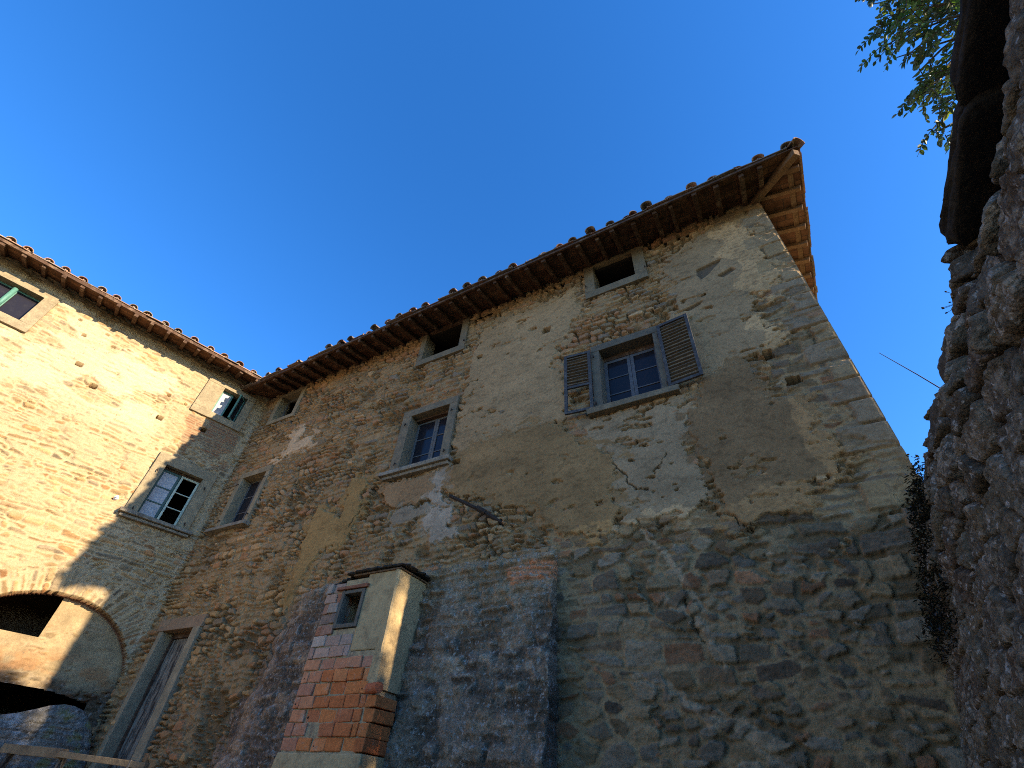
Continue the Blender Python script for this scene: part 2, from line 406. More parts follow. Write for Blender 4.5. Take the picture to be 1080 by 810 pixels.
# ==================================================================== GROUND
def flat(name, x0, x1, y0, y1, z, mat, thick=0.0):
    mb = MB(); mb.box(x0, x1, y0, y1, z - thick, z)
    o = mb.build(name, mat); o['kind'] = 'structure'; return o
flat('ground', -1500, 1500, -1500, 1500, 0.0, M['ground'], 0.5)
flat('landing', -13.2, -6.4, 2.2, 5.98, 1.0, M['ground'], 0.99)

# ==================================================================== MAIN HOUSE
house = thing('stone_house', 'tall rubble stone farmhouse with patchy plaster, louvred shutters and a tiled roof', 'house', (0, 6, 0))
UL, UR = -12.62, 1.52
OV, OC, SL = 0.85, 0.76, 0.26
def ztile(u): return 10.87 + 0.0185 * min(max(u, -14), 0)       # eave height (top of pan) sinks gently to the left
def nztile(u): return 10.87 + 0.0185 * np.clip(u, -14, 0)
PLANK = 0.14                                                      # top of the boarding lies this far below ztile
def wall_top(u): return nztile(u) - PLANK - 0.035 + OV * SL

# openings in the facade (x0, x1, z0, z1)
OPEN_A = dict(W1=(-1.92, -0.93, 6.72, 8.07), W2=(-6.23, -5.22, 6.56, 7.95), W3=(-11.66, -10.77, 6.30, 7.68), W4=(-11.74, -10.89, 9.58, 10.47),
              W5=(-6.40, -5.32, 9.77, 10.70), W6=(-1.89, -1.03, 9.91, 10.72), DOOR=(-11.80, -10.74, 1.0, 4.05))

POLY = dict(
 tanR=[(-0.41, 6.69), (-0.25, 6.79), (0.16, 6.88), (0.45, 6.83), (0.33, 6.29), (0.37, 6.12), (0.65, 5.98), (0.72, 5.81), (0.75, 5.59), (0.82, 5.29), (1.07, 5.18), (1.01, 5.04), (0.82, 5.01), (0.82, 4.77), (0.63, 4.71), (0.43, 4.5), (0.21, 4.49), (-0.14, 4.48), (-0.28, 4.37), (-0.51, 4.55), (-0.57, 4.82), (-0.57, 5.17), (-0.69, 5.5), (-0.7, 5.79), (-0.64, 6.07)],
 tanM=[(-4.85, 6.61), (-4.39, 6.65), (-3.73, 6.77), (-3.17, 6.76), (-2.72, 6.67), (-2.61, 6.48), (-2.35, 6.19), (-2.18, 5.98), (-1.89, 5.78), (-1.85, 5.37), (-1.94, 5.11), (-1.77, 4.85), (-1.91, 4.72), (-2.04, 4.53), (-2.7, 4.67), (-3.04, 4.85), (-3.12, 5.14), (-3.93, 5.34), (-4.04, 5.6), (-4.89, 5.76), (-5.11, 5.95), (-5.05, 6.38)],
 tanL=[(-7.52, 6.74), (-7.07, 6.63), (-6.95, 6.46), (-7.08, 6.2), (-7.06, 5.83), (-7.11, 5.4), (-7.24, 5.17), (-7.79, 5.17), (-7.93, 4.87), (-8.22, 4.3), (-8.29, 5.25), (-8.34, 5.84), (-8.24, 6.15), (-7.82, 6.02), (-7.5, 5.82), (-7.52, 6.29)],
 tanS=[(-6.51, 6.31), (-5.28, 6.3), (-5.16, 5.96), (-5.53, 5.7), (-6.13, 5.73), (-6.4, 5.97)],
 grey=[(-6.1, 5.64), (-5.93, 5.74), (-5.52, 5.68), (-5.35, 5.75), (-5.18, 5.63), (-5.24, 5.48), (-5.92, 5.36), (-6.19, 5.45)],
 white=[(-5.21, 6.42), (-5.05, 6.38), (-5.11, 5.95), (-4.76, 5.55), (-4.72, 5.3), (-4.49, 4.96), (-5.07, 4.91), (-5.34, 5.3), (-5.19, 5.47), (-5.18, 5.63), (-5.47, 5.86), (-5.2, 5.93)],
 whiteY=[(-10.42, 8.1), (-10.33, 8.58), (-10.11, 8.98), (-9.92, 8.75), (-10.16, 8.34), (-9.69, 8.48), (-9.41, 8.2), (-10.05, 8.06), (-10.69, 7.94), (-10.37, 8.0)],
 pl=[(-4.9, 8.98), (-4.7, 9.75), (-3.77, 10.1), (-2.4, 10.2), (-2.25, 9.3), (-2.45, 9.01), (-2.74, 8.5), (-2.6, 7.59), (-2.46, 6.74), (-4.07, 6.65), (-4.82, 6.65), (-5.01, 6.99), (-4.91, 8.05)],
 plR=[(-0.88, 8.2), (-0.45, 8.36), (-0.40, 9.24), (-0.55, 9.8), (0.01, 10.3), (0.63, 10.4), (1.15, 10.1), (1.21, 8.96), (1.33, 8.47), (1.09, 8.11), (0.76, 7.93), (0.8, 7.45), (0.75, 7.14), (0.43, 6.92), (0.23, 6.89), (-0.32, 6.79), (-0.9, 6.7), (-0.9, 7.94)],
 plB=[(-2.41, 6.6), (-0.72, 6.6), (-0.66, 6.0), (-0.75, 5.5), (-0.6, 5.1), (-0.55, 4.7), (-1.25, 4.66), (-1.58, 4.69), (-1.82, 4.64), (-1.98, 4.55), (-1.77, 4.85), (-1.9, 5.14), (-1.84, 5.54), (-1.91, 5.86), (-2.21, 6.11)],
)
CRACKS = [[(-1.95, 5.9), (-1.85, 5.7), (-1.72, 5.44), (-1.67, 5.29), (-1.56, 5.13), (-1.36, 5.12), (-1.32, 4.98)], [(-1.75, 4.85), (-1.61, 4.69), (-1.57, 4.58), (-1.34, 4.57), (-1.1, 4.62)],
          [(-1.18, 3.64), (-1.1, 3.29), (-0.98, 3.09), (-0.88, 2.95), (-0.91, 2.74)], [(-0.6, 4.56), (-0.51, 4.55), (-0.39, 4.51), (-0.37, 4.41), (-0.28, 4.37), (-0.25, 4.31)],
          [(-0.56, 5.13), (-0.35, 5.14), (-0.13, 5.19)], [(-1.3, 5.35), (-1.15, 5.45), (-1.05, 5.62)], [(-7.08, 6.2), (-6.8, 6.4), (-6.6, 6.45)], [(-7.2, 5.45), (-7.02, 5.85), (-6.7, 6.05)],
          [(-6.13, 5.73), (-5.9, 5.76), (-5.53, 5.7)], [(-6.55, 9.55), (-6.7, 9.2), (-6.75, 8.9)], [(-5.0, 8.25), (-4.8, 8.4), (-4.6, 8.42)]]
PUTLOG = [(-3.02, 9.20, 0.085, 0.075), (-4.65, 9.12, 0.07, 0.06), (0.62, 6.90, 0.06, 0.075), (0.80, 6.33, 0.09, 0.06), (-4.83, 6.42, 0.10, 0.05), (-7.17, 3.85, 0.07, 0.06),
          (-9.1, 8.75, 0.05, 0.05), (-8.2, 8.62, 0.05, 0.045), (-7.4, 9.25, 0.04, 0.04), (-10.8, 9.3, 0.05, 0.05), (-9.7, 9.6, 0.05, 0.04), (-2.4, 8.85, 0.03, 0.05), (0.05, 8.62, 0.03, 0.03), (-8.6, 10.0, 0.035, 0.03), (-6.78, 6.52, 0.05, 0.04)]

def facade():
    st = 0.0135
    us = np.arange(UL, UR + 1e-6, st); zs = np.arange(1.0, 10.95, st)
    U, Z = np.meshgrid(us, zs)
    u = U.ravel(); z = Z.ravel()
    zt = wall_top(u)
    zz = np.where(z > 10.3, 10.3 + (z - 10.3) * (zt - 10.3) / (zs[-1] - 10.3), z)
    z = zz
    wj = 0.05 * (fbm(u / 0.35, z / 0.3, 91, 4) - 0.5) * 2 + 0.03 * (vnoise(u / 0.06, z / 0.06, 92) - 0.5)
    # two masonries: small tan rubble (upper, left) and bigger blue-grey courses (lower right)
    da, qa, lxa, lza = cobble(u, z, 31, 0.105, 2.0)
    db, qb, lxb, lzb = rubble(u, z, 33, (0.07, 0.17), (0.12, 0.36), 0.10, 0.35)
    mk = fbm(u / 1.1, z / 0.6, 35, 4) > 0.57
    d1 = np.where(mk, da, db); q1 = np.where(mk[:, None], qa, qb); lx1 = np.where(mk, lxa, lxb); lz1 = np.where(mk, lza, lzb)
    dr, qr, lxr, lzr = rubble(u, z, 47, (0.12, 0.25), (0.16, 0.46), 0.10, 0.22)
    dk, qk, lxk, lzk = cobble(u, z, 49, 0.150, 1.7)
    mk2 = fbm(u / 1.0 + 7, z / 0.6, 51, 4) > 0.50
    d2 = np.where(mk2, dk, dr); q2 = np.where(mk2[:, None], qk, qr); lx2 = np.where(mk2, lxk, lxr); lz2 = np.where(mk2, lzk, lzr)
    # lower right zone
    low = sstep(-0.12, 0.12, (4.72 - z) + 3 * wj) * sstep(-0.2, 0.2, u + 2.9) + sstep(-0.1, 0.1, u - 0.62 + wj * 2 - 0.35 * (vnoise(z / 0.33, z * 0, 5) - 0.5)) * 1.0
    low = np.clip(low, 0, 1)
    big = low > 0.5
    d = np.where(big, d2, d1); q = np.where(big[:, None], q2, q1); lx = np.where(big, lx2, lx1); lz = np.where(big, lz2, lz1)
    c1 = pick(TAN, q1[:, 7]) * (0.8 + 0.4 * q1[:, 6])[:, None]
    c2 = pick(SLATE, q2[:, 7]) * (0.8 + 0.45 * q2[:, 6])[:, None]
    stone = np.where(big[:, None], c2, c1)
    # greyer, bluer stones now and then, warmer towards the lower left
    warm = sstep(-5, -9, u) * sstep(7, 4.5, z)
    stone = stone * (1 + warm[:, None] * np.array([0.12, 0.02, -0.14]))
    stone = stone * (0.62 + 0.76 * fbm(u / 0.07, z / 0.03, 60, 4, 0.6))[:, None]
    stone = np.where(big[:, None], stone * (0.62 + 0.62 * q2[:, 3])[:, None], stone)
    mort_c = np.where(big[:, None], np.array([0.225, 0.19, 0.132]), np.array([0.34, 0.265, 0.165])).astype(np.float32)
    mort_c = mort_c * (0.75 + 0.5 * fbm(u / 0.12, z / 0.12, 61, 4))[:, None]
    edge_n = (fbm(u / 0.05, z / 0.05, 62, 3) - 0.5)
    jw = 0.008 + 0.026 * edge_n + np.where(big, 0.012, 0.016 * sstep(0.45, 0.7, fbm(u / 0.9, z / 0.7, 63, 3)))
    hs = sstep(0.0, 0.014, d - jw)
    face = (q[:, 6] - 0.4) * 0.030 + (q[:, 4] - 0.5) * 0.08 * lx + (q[:, 5] - 0.5) * 0.18 * lz + 0.022 * (fbm(u / 0.13, z / 0.07, 64, 4) - 0.5)
    hgt = np.where(big, 0.012, 0.034) * hs + hs * face * np.where(big, 0.8, 1.0) + 0.026 * (fbm(u / 0.05, z / 0.04, 65, 4, 0.65) - 0.5)
    deep = sstep(0.42, 0.62, fbm(u / 0.4, z / 0.3, 66, 3)) * (1 - hs)              # washed-out joints
    hgt -= 0.06 * deep * np.where(big, 0.5, 1.0)
    mort_c = mort_c * (1 - 0.45 * deep)[:, None]
    col = mort_c * (1 - hs)[:, None] + stone * hs[:, None]
    # mortar smeared over the stones
    sm = sstep(0.53, 0.64, fbm(u / 0.45, z / 0.3, 67, 6, 0.66)) * np.where(big, 0.28, 0.55)
    hgt = hgt * (1 - 0.75 * sm) + 0.028 * sm + 0.012 * sm * (fbm(u / 0.06, z / 0.06, 68, 3) - 0.5)
    smc = np.where(big[:, None], np.array([0.225, 0.195, 0.145]), np.array([0.33, 0.262, 0.168])).astype(np.float32)
    col = col + (smc - col) * (sm * 0.75 * (0.7 + 0.5 * fbm(u / 0.1, z / 0.1, 69, 3)))[:, None]
    # brick-red fragments in the upper rubble
    redz = sstep(0.63, 0.70, fbm(u / 1.1 + 4, z / 0.45, 70, 4)) * (~big)
    col = mixc(col, (0.36, 0.20, 0.12), redz * 0.55 * hs)
    # plaster coats
    def coat(key, colr, thick, rag=1.0, var=0.12, soft=0.012, holes=0.0):
        nonlocal hgt, col
        sd = poly_sd(u, z, POLY[key]) + rag * (wj + 0.06 * (fbm(u / 0.15, z / 0.12, hash(key) % 97 if False else len(key) * 7 + 71, 3) - 0.5))
        sd = sd + 0.10 * (fbm(u / 0.09, z / 0.06, 72 + len(key), 4, 0.65) - 0.5)
        m = sstep(-soft * 0.3, soft, sd)
        n9 = fbm(u / 0.20, z / 0.10, 170 + len(key), 5, 0.62)
        m0 = sstep(0.0, 0.05, sd + 0.16 + 0.5 * (fbm(u / 0.5, z / 0.4, 175, 3) - 0.5)) * sstep(0.44, 0.56, n9) * (0.9 if thick > 0.045 else 0.5)
        hgt = hgt * (1 - m0) + (thick * 0.72) * m0
        col = col * (1 - m0)[:, None] + (np.asarray(colr, np.float32)[None, :] * np.array([0.93, 0.92, 0.9]) * (0.75 + 0.5 * fbm(u / 0.15, z / 0.1, 176, 4))[:, None]) * m0[:, None]
        if holes:
            hn = fbm(u / 0.26, z / 0.12, 140 + len(key), 4) * 0.75 + 0.25 * fbm(u / 1.3, z / 0.8, 150 + len(key), 2)
            m = m * (1 - sstep(0.66 - holes, 0.69 - holes, hn))
        base = thick + 0.010 * (fbm(u / 0.5, z / 0.5, 80, 3) - 0.5) + 0.004 * (fbm(u / 0.05, z / 0.05, 81, 3) - 0.5)
        hgt = hgt * (1 - m) + base * m
        tr = fbm(u / 0.9, z / 0.16, 84, 4)
        cc = np.asarray(colr, np.float32)[None, :] * (1 - var * 1.6 + 3.2 * var * fbm(u / 0.45, z / 0.36, 82, 6, 0.62))[:, None] * (0.88 + 0.24 * tr)[:, None]
        scab = sstep(0.60, 0.70, fbm(u / 0.10, z / 0.05, 85, 4)); cc = cc * (1 - 0.22 * scab)[:, None]; base = base - 0.006 * scab
        cc = cc * (0.93 + 0.14 * vnoise(u / 0.03, z / 0.03, 83))[:, None]
        col = col * (1 - m)[:, None] + cc * m[:, None]
        return m
    # fill of thin plaster round the windows and on the upper right
    coat('pl', (0.375, 0.293, 0.185), 0.050, 3.2, 0.16, holes=-0.015)
    coat('plR', (0.335, 0.268, 0.178), 0.052, 3.0, 0.16, holes=0.02)
    coat('plB', (0.335, 0.285, 0.205), 0.044, 2.4, 0.2, holes=0.02)
    coat('tanM', (0.305, 0.222, 0.122), 0.053, 2.4, 0.20, holes=-0.01)
    coat('tanR', (0.25, 0.186, 0.114), 0.054, 2.4, 0.20, holes=-0.01)
    coat('tanL', (0.335, 0.242, 0.115), 0.054, 1.6, 0.14)
    coat('tanS', (0.325, 0.235, 0.145), 0.054, 1.5, 0.14)
    coat('grey', (0.285, 0.265, 0.22), 0.046, 1.0, 0.14)
    coat('white', (0.39, 0.365, 0.32), 0.044, 2.2, 0.26, holes=0.05)
    coat('whiteY', (0.56, 0.48, 0.36), 0.052, 1.1, 0.16)
    # shallow spalls on the plaster of the right part
    for pts in ([(0.06, 9.38), (0.55, 9.46), (0.47, 9.35), (0.24, 9.13), (0.1, 9.06), (0.05, 9.22)], [(0.60, 7.87), (0.75, 7.95), (1.09, 7.94), (1.08, 7.79), (0.81, 7.76)], [(-0.35, 8.42), (0.05, 8.52), (-0.05, 8.40), (-0.25, 8.34)], [(0.35, 9.0), (0.62, 9.1), (0.7, 9.0), (0.45, 8.9)]):
        sd = poly_sd(u, z, pts, 0.3) + 0.25 * wj
        m = sstep(0, 0.02, sd)
        hgt -= 0.055 * m; col = mixc(col, (0.115, 0.105, 0.09), m * 0.9)
    # dark quoin blocks down the free edge, joints every 0.3-0.4 m
    kq = np.floor(z / 0.36); fz = z / 0.36 - kq
    qlen = np.where(kq % 2 == 0, 0.52, 0.30) + 0.18 * (vnoise(kq * 3.7, kq * 0, 9) - 0.5)
    qm = (0.45 + 0.55 * sstep(0.42, 0.5, fbm(u / 0.35, z / 0.2, 89, 4))) * sstep(0.0, 0.03, (u - (UR - qlen)) + 0.6 * wj) * sstep(0.02, 0.06, np.minimum(fz, 1 - fz) + 0.12 * wj) * sstep(10.6, 9.9, z) * sstep(3.4, 4.4, z)
    qc = pick([(0.205, 0.18, 0.135), (0.18, 0.165, 0.14), (0.215, 0.182, 0.125), (0.165, 0.15, 0.13)], vnoise(kq * 5.3, kq * 0 + 3, 12))
    qc = qc * (0.75 + 0.5 * fbm(u / 0.12, z / 0.06, 86, 4))[:, None]
    hgt = hgt * (1 - qm) + (0.045 + 0.012 * (fbm(u / 0.1, z / 0.06, 87, 3) - 0.5)) * qm
    col = col * (1 - qm)[:, None] + qc * qm[:, None]
    # pale old mortar bleeding under the eaves, grey weather stains lower down
    col = col * (0.86 + 0.28 * fbm(u / 1.6, z / 2.6, 88, 4))[:, None]
    st_l = poly_sd(u, z, [(-8.0, 4.45), (-2.8, 4.55), (-2.8, 1.0), (-8.9, 1.0), (-8.4, 2.8), (-8.3, 3.6)]) + wj * 4
    stm = sstep(-0.05, 0.35, st_l)
    col = mixc(col, (0.17, 0.145, 0.13), stm * 0.7)
    # lime run out of the joints beside the cracks
    for pl_, wd in (([(-1.12, 3.78), (-1.04, 3.64), (-0.95, 3.50), (-1.1, 3.49), (-1.27, 3.50), (-1.4, 3.66)], 0.05), ([(-1.08, 2.49), (-0.9, 2.45), (-0.75, 2.33), (-0.6, 2.2)], 0.10), ([(-1.85, 2.85), (-1.5, 2.77), (-1.2, 2.53)], 0.06), ([(-1.06, 3.42), (-0.97, 3.19), (-0.87, 3.03), (-0.84, 2.85)], 0.03), ([(-1.55, 4.55), (-1.3, 4.2), (-1.12, 3.8)], 0.05)):
        dd = line_d(u + 0.16 * (fbm(u / 0.12, z / 0.12, 191, 4, 0.65) - 0.5), z + 0.16 * (fbm(u / 0.12, z / 0.12, 192, 4, 0.65) - 0.5), pl_)
        m = sstep(wd, wd * 0.5, dd) * (1 - 0.7 * hs)
        col = mixc(col, (0.30, 0.265, 0.215), m * 0.75); hgt = hgt + 0.012 * m
    # cracks and holes
    for cr in CRACKS:
        dd = line_d(u + 0.13 * (fbm(u / 0.11, z / 0.11, 93, 4, 0.6) - 0.5), z + 0.13 * (fbm(u / 0.10, z / 0.10, 94, 4, 0.6) - 0.5), cr)
        wdt = 0.001 + 0.020 * np.clip(fbm(u / 0.10, z / 0.10, 95, 3) - 0.33, 0, 1)
        m = sstep(wdt + 0.009, wdt, dd) * sstep(0.40, 0.50, fbm(u / 0.25, z / 0.25, 97, 3))
        hgt -= 0.05 * m; col = mixc(col, (0.05, 0.042, 0.035), m * 0.8)
    for (hx, hz, hw, hh) in PUTLOG:
        m = ((np.abs(u - hx + 0.5 * wj) < hw) & (np.abs(z - hz + 0.5 * wj) < hh))
        hgt = np.where(m, -0.30, hgt); col = np.where(m[:, None], np.array([0.05, 0.04, 0.032]), col)
    chips = sstep(0.62, 0.67, fbm(u / 0.06, z / 0.035, 98, 3)) * big
    col = mixc(col, (0.13, 0.11, 0.085), chips * 0.5)
    col = col * np.where(big[:, None], np.array([1.44, 1.10, 0.79]), np.array([0.92, 0.745, 0.59])) * (1 - 0.12 * sstep(5.0, 3.0, z))[:, None]
    hgt += 0.03 * (fbm(u / 2.0, z / 2.0, 96, 3) - 0.5)                     # the wall is not quite flat
    lastc = u > UR - st * 1.5
    hgt = np.where(lastc, np.minimum(hgt, 0.03), hgt)
    Zr = z.reshape(U.shape)
    uc = (U[:-1, :-1] + U[1:, 1:]) / 2; zc = (Zr[:-1, :-1] + Zr[1:, 1:]) / 2
    keep = np.ones(uc.shape, bool)
    for (a, b, c, e) in OPEN_A.values():
        keep &= ~((uc > a - 0.05) & (uc < b + 0.05) & (zc > c - 0.05) & (zc < e + 0.05))
    keep &= ~((uc > -6.0) & (uc < -5.54) & (zc > 3.47) & (zc < 4.0))
    grid_mesh('wall', U, -hgt.reshape(U.shape), Zr, np.clip(col, 0.01, 0.9), M['masonry'], house, keep)
facade()

def plain_wall(name, fpos, smax, z0, z1, seed, parent, st=0.05, pal=TAN):
    ss = np.arange(0, smax + st, st); zs = np.arange(z0, z1 + st, st)
    A, Z = np.meshgrid(ss, zs); a = A.ravel(); z = Z.ravel()
    d, q, lx, lz = rubble(a, z, seed)
    hs = sstep(0.0, 0.03, d - 0.015)
    c = pick(pal, q[:, 7]) * (0.8 + 0.4 * q[:, 6])[:, None] * hs[:, None] + np.array([0.33, 0.28, 0.2]) * (1 - hs)[:, None]
    hgt = (hs * (0.03 + 0.03 * (q[:, 6] - 0.5))).reshape(A.shape)
    X, Y = fpos(A, hgt * 0.4)
    grid_mesh(name, X, Y, Z, c, M['masonry'], parent)
plain_wall('wall', lambda a, h: (UR + h - 0.02, a), 7.0, 0, 10.75, 201, house)
plain_wall('wall', lambda a, h: (UR - a, 7.0 + h - 0.02), 15.0, 0, 10.75, 202, house, 0.1)
mb = MB(); mb.box(-13.6, UR - 0.05, 0.02, 6.96, 10.62, 10.70); mb.build('ceiling', M['dark_room'], house)
mb = MB(); mb.box(-12.6, UR - 0.02, 0.0, 0.3, 0, 1.02, (0.25, 0.2, 0.15)); mb.build('plinth', M['masonry'], house)

# ------------------------------------------------------------------ roofs
def coppo(mb, p0, p1, r0, r1, upv, col, n=7, th=0.016):
    p0 = Vector(p0); p1 = Vector(p1); d = (p1 - p0).normalized(); up = Vector(upv)
    r = d.cross(up).normalized(); up = r.cross(d).normalized()
    b = len(mb.v)
    for (p, rr) in ((p0, r0), (p1, r1)):
        for t in (0, th):
            for k in range(n + 1):
                a = math.pi * k / n
                mb.v.append(tuple(p + r * math.cos(a) * (rr - t) + up * math.sin(a) * (rr - t) * 0.85)); mb.c.append(col)
    m = n + 1
    for k in range(n):
        mb.f.append((b + k, b + k + 1, b + 2 * m + k + 1, b + 2 * m + k))              # outer
        mb.f.append((b + m + k + 1, b + m + k, b + 3 * m + k, b + 3 * m + k + 1))      # inner
        mb.f.append((b + k + 1, b + k, b + m + k, b + m + k + 1))                      # front lip
        mb.f.append((b + 2 * m + k, b + 2 * m + k + 1, b + 3 * m + k + 1, b + 3 * m + k))
    for k in (0, n):
        mb.f.append((b + k, b + 2 * m + k, b + 3 * m + k, b + m + k))

TILEC = [(0.25, 0.13, 0.085), (0.21, 0.12, 0.09), (0.30, 0.17, 0.11), (0.19, 0.14, 0.11), (0.26, 0.16, 0.11), (0.22, 0.17, 0.13), (0.16, 0.115, 0.09)]
def tcol():
    c = random.choice(TILEC); k = random.uniform(0.75, 1.25); return tuple(x * k for x in c)

def tiled_slope(parent, pos, cols, tmax, zt, clip, up, edge_jit=0.05, broken=()):
    """pos(s, t) -> (x, y); tiles laid in columns at s, courses up t"""
    mb = MB(); CR = 0.40
    sl = cols
    def P(s, t, dz): x, y = pos(s, t); return Vector((x, y, zt(s) + t * SL + dz))
    # pans: one slab per course and column gap
    for i in range(len(sl) - 1):
        s0, s1 = sl[i], sl[i + 1]
        k = 0; t = -0.02
        while t < tmax:
            sm = (s0 + s1) / 2
            if clip(sm, t + 0.2):
                j = random.uniform(-0.012, 0.012) + (random.uniform(-edge_jit, edge_jit) if k == 0 else 0)
                lift = 0.018
                c = tcol()
                a, b = t + j, t + CR + 0.05
                tilt = random.uniform(-0.008, 0.008)
                q = [P(s0 + 0.004, a, -0.10 + lift + tilt), P(s1 - 0.004, a, -0.10 + lift - tilt), P(s1 - 0.004, b, -0.10), P(s0 + 0.004, b, -0.10)]
                mb.hexa([v - Vector((0, 0, 0.022)) for v in q] + q, c)
                for (se, sg) in ((s0, 1), (s1, -1)):      # raised rims
                    w = 0.022 * sg
                    q = [P(se + 0.004 * sg, a, -0.10 + lift), P(se + 0.004 * sg + w, a, -0.10 + lift), P(se + 0.004 * sg + w, b, -0.10), P(se + 0.004 * sg, b, -0.10)]
                    if sg < 0: q = [q[1], q[0], q[3], q[2]]
                    mb.hexa(q + [v + Vector((0, 0, 0.03)) for v in q], c)
            t += CR; k += 1
    for i, s in enumerate(sl):
        t = -0.03; k = 0
        while t < tmax:
            if clip(s, t + 0.2):
                sj = s + random.uniform(-0.012, 0.012); jr = random.uniform(-0.02, 0.02)
                a = t + (random.uniform(-edge_jit, edge_jit) * 1.3 if k == 0 else random.uniform(-0.02, 0.02))
                r = random.uniform(0.092, 0.116)
                if not (i in broken and k == 0):
                    dz0 = random.uniform(-0.012, 0.03) if k == 0 else 0.0
                    coppo(mb, P(sj + (random.uniform(-0.03, 0.03) if k == 0 else 0), a, -0.085 + dz0), P(sj + jr, a + CR + 0.06, -0.095), r, r * 0.84, up, tcol())
                else:
                    coppo(mb, P(sj - 0.05, a + 0.12, -0.06), P(sj + jr, a + CR + 0.06, -0.09), r, r * 0.84, up, tcol())
                    coppo(mb, P(sj + 0.12, a + 0.05, -0.07), P(sj + 0.03, a + 0.25, -0.05), r * 0.8, r * 0.7, up, tcol())
            t += CR; k += 1
    return mb

# main house roof, facade slope: s = x, eave at y = -OV; right hip
hipx = UR + OC
colsA = [2.12, 1.65, 1.25, 0.84, 0.44, -0.01, -0.44, -0.83, -1.24, -1.66, -2.05, -2.47, -2.86, -3.2, -3.52, -3.88, -4.31, -4.73, -5.12, -5.57, -5.95, -6.37, -6.75, -7.16, -7.59, -7.99, -8.4, -8.78, -9.19, -9.58, -9.96, -10.36, -10.77, -11.18, -11.58, -11.98, -12.39, -12.8, -13.2, -13.6, -14.0]
colsA = [c * (OV and 5.15 / 5.21) for c in colsA][::-1]
clipA = lambda s, t: t < (hipx - s) + 0.05 and t < 4.4
mbA = tiled_slope(house, lambda s, t: (s, -OV + t), colsA, 4.3, ztile, clipA, (0, -SL, 1), broken=(8, 15, 21, 27, 28, 29, 33))
# gable-side slope: s = distance along y from the front corner
LC = 7.0 + OV * 2
clipC = lambda s, t: t < s + 0.05 and t < (LC - s) + 0.05
mbC = tiled_slope(house, lambda s, t: (hipx - t, -OV + s), [0.2 + 0.42 * k for k in range(20)], 4.3, lambda s: ztile(0), clipC, (SL, 0, 1), edge_jit=0.01)
# hip tiles
hp = [Vector((hipx + 0.02 - k * 0.36, -OV - 0.02 + k * 0.36, ztile(0) - 0.10 + k * 0.36 * SL)) for k in range(12)]
for a, b in zip(hp[:-1], hp[1:]):
    coppo(mbA, a, b + (b - a) * 0.1 - Vector((0, 0, 0.02)), 0.12, 0.1, (0, 0, 1), tcol())
n0 = len(mbA.v); mbA.v += mbC.v; mbA.c += mbC.c; mbA.f += [tuple(i + n0 for i in f) for f in mbC.f]
# rear slope, plain sheet of tiles
zr = ztile(0) - 0.1
mbA.hexa([(-14, 7 + OV, zr - 0.03), (hipx, 7 + OV, zr - 0.03), (hipx - 4.35, 3.5, zr + 4.35 * SL - 0.03), (-14, 3.5, zr + 4.35 * SL - 0.03),
          (-14, 7 + OV, zr), (hipx, 7 + OV, zr), (hipx - 4.35, 3.5, zr + 4.35 * SL), (-14, 3.5, zr + 4.35 * SL)], TILEC[1])
roofA = mbA.build('roof', M['tile'], house)

# boarding under the tiles (terracotta slabs on the rafters)
def board(parent, quad, th, name='eave_soffit', mat='soffit'):
    mb = MB(); mb.hexa([(x, y, z - th) for x, y, z in quad] + quad); return mb.build(name, M[mat], parent)
zl = ztile(-14) - PLANK; z0 = ztile(0) - PLANK
e = 0.03
tt = 4.3
board(roofA, [(-14.0, -OV + e, zl + e * SL), (0.0, -OV + e, z0 + e * SL), (0.0, -OV + tt, z0 + tt * SL), (-14.0, -OV + tt, zl + tt * SL)], 0.03)
board(roofA, [(0.001, -OV + e, z0 + e * SL), (hipx - e, -OV + e, z0 + e * SL), (hipx - 2.28, -OV + 2.28, z0 + 2.28 * SL), (0.001, -OV + 2.28, z0 + 2.28 * SL)], 0.03)
board(roofA, [(hipx - e, -OV + e + 0.001, z0 + e * SL), (hipx - e, 7 + OV, z0 + e * SL), (hipx - tt, 7 + OV - tt, z0 + tt * SL), (hipx - tt, -OV + tt + 0.001, z0 + tt * SL)], 0.03)

def rafter(parent, a, b, w, h, mat='old_wood', zdrop=0.0):
    mb = MB(); a = Vector(a); b = Vector(b)
    j = random.uniform(-0.012, 0.012)
    mb.bar(a + Vector((j, j, -random.uniform(0, 0.012))), b, w * random.uniform(0.85, 1.15), h, col=None)
    return mb.build('rafter', M[mat], parent, 0.006)
for k in range(34):
    u = 1.67 * 0.99 - 0.405 * k + random.uniform(-0.06, 0.06)
    if u < -12.1: break
    zz = ztile(u) - PLANK - 0.03 - 0.05
    t0 = random.uniform(0.04, 0.10); t1 = min(1.2, hipx - u - 0.06)
    rafter(roofA, (u, -OV + t0, zz + t0 * SL), (u, -OV + t1, zz + t1 * SL), 0.085, 0.10)
zz = ztile(0) - PLANK - 0.03 - 0.05
mb = MB(); mb.bar((hipx - 0.08, -OV + 0.08, zz - 0.03 + 0.08 * SL), (hipx - 1.3, -OV + 1.3, zz - 0.03 + 1.3 * SL), 0.12, 0.16); mb.build('hip_rafter', M['mid_wood'], roofA, 0.008)
for k in range(18):
    s = 0.40 + 0.43 * k; t1 = min(1.1, s - 0.07)
    rafter(roofA, (hipx - 0.07, -OV + s, zz + 0.07 * SL), (hipx - t1, -OV + s, zz + t1 * SL), 0.085, 0.10, 'mid_wood')
mb = MB(); mb.bar((hipx - 0.20, -OV + 0.22, zz + 0.035 + 0.2 * SL), (hipx - 0.20, 7.0, zz + 0.035 + 0.2 * SL), 0.09, 0.035)
mb.build('eave_batten', M['mid_wood'], roofA, 0.004)
mb = MB()
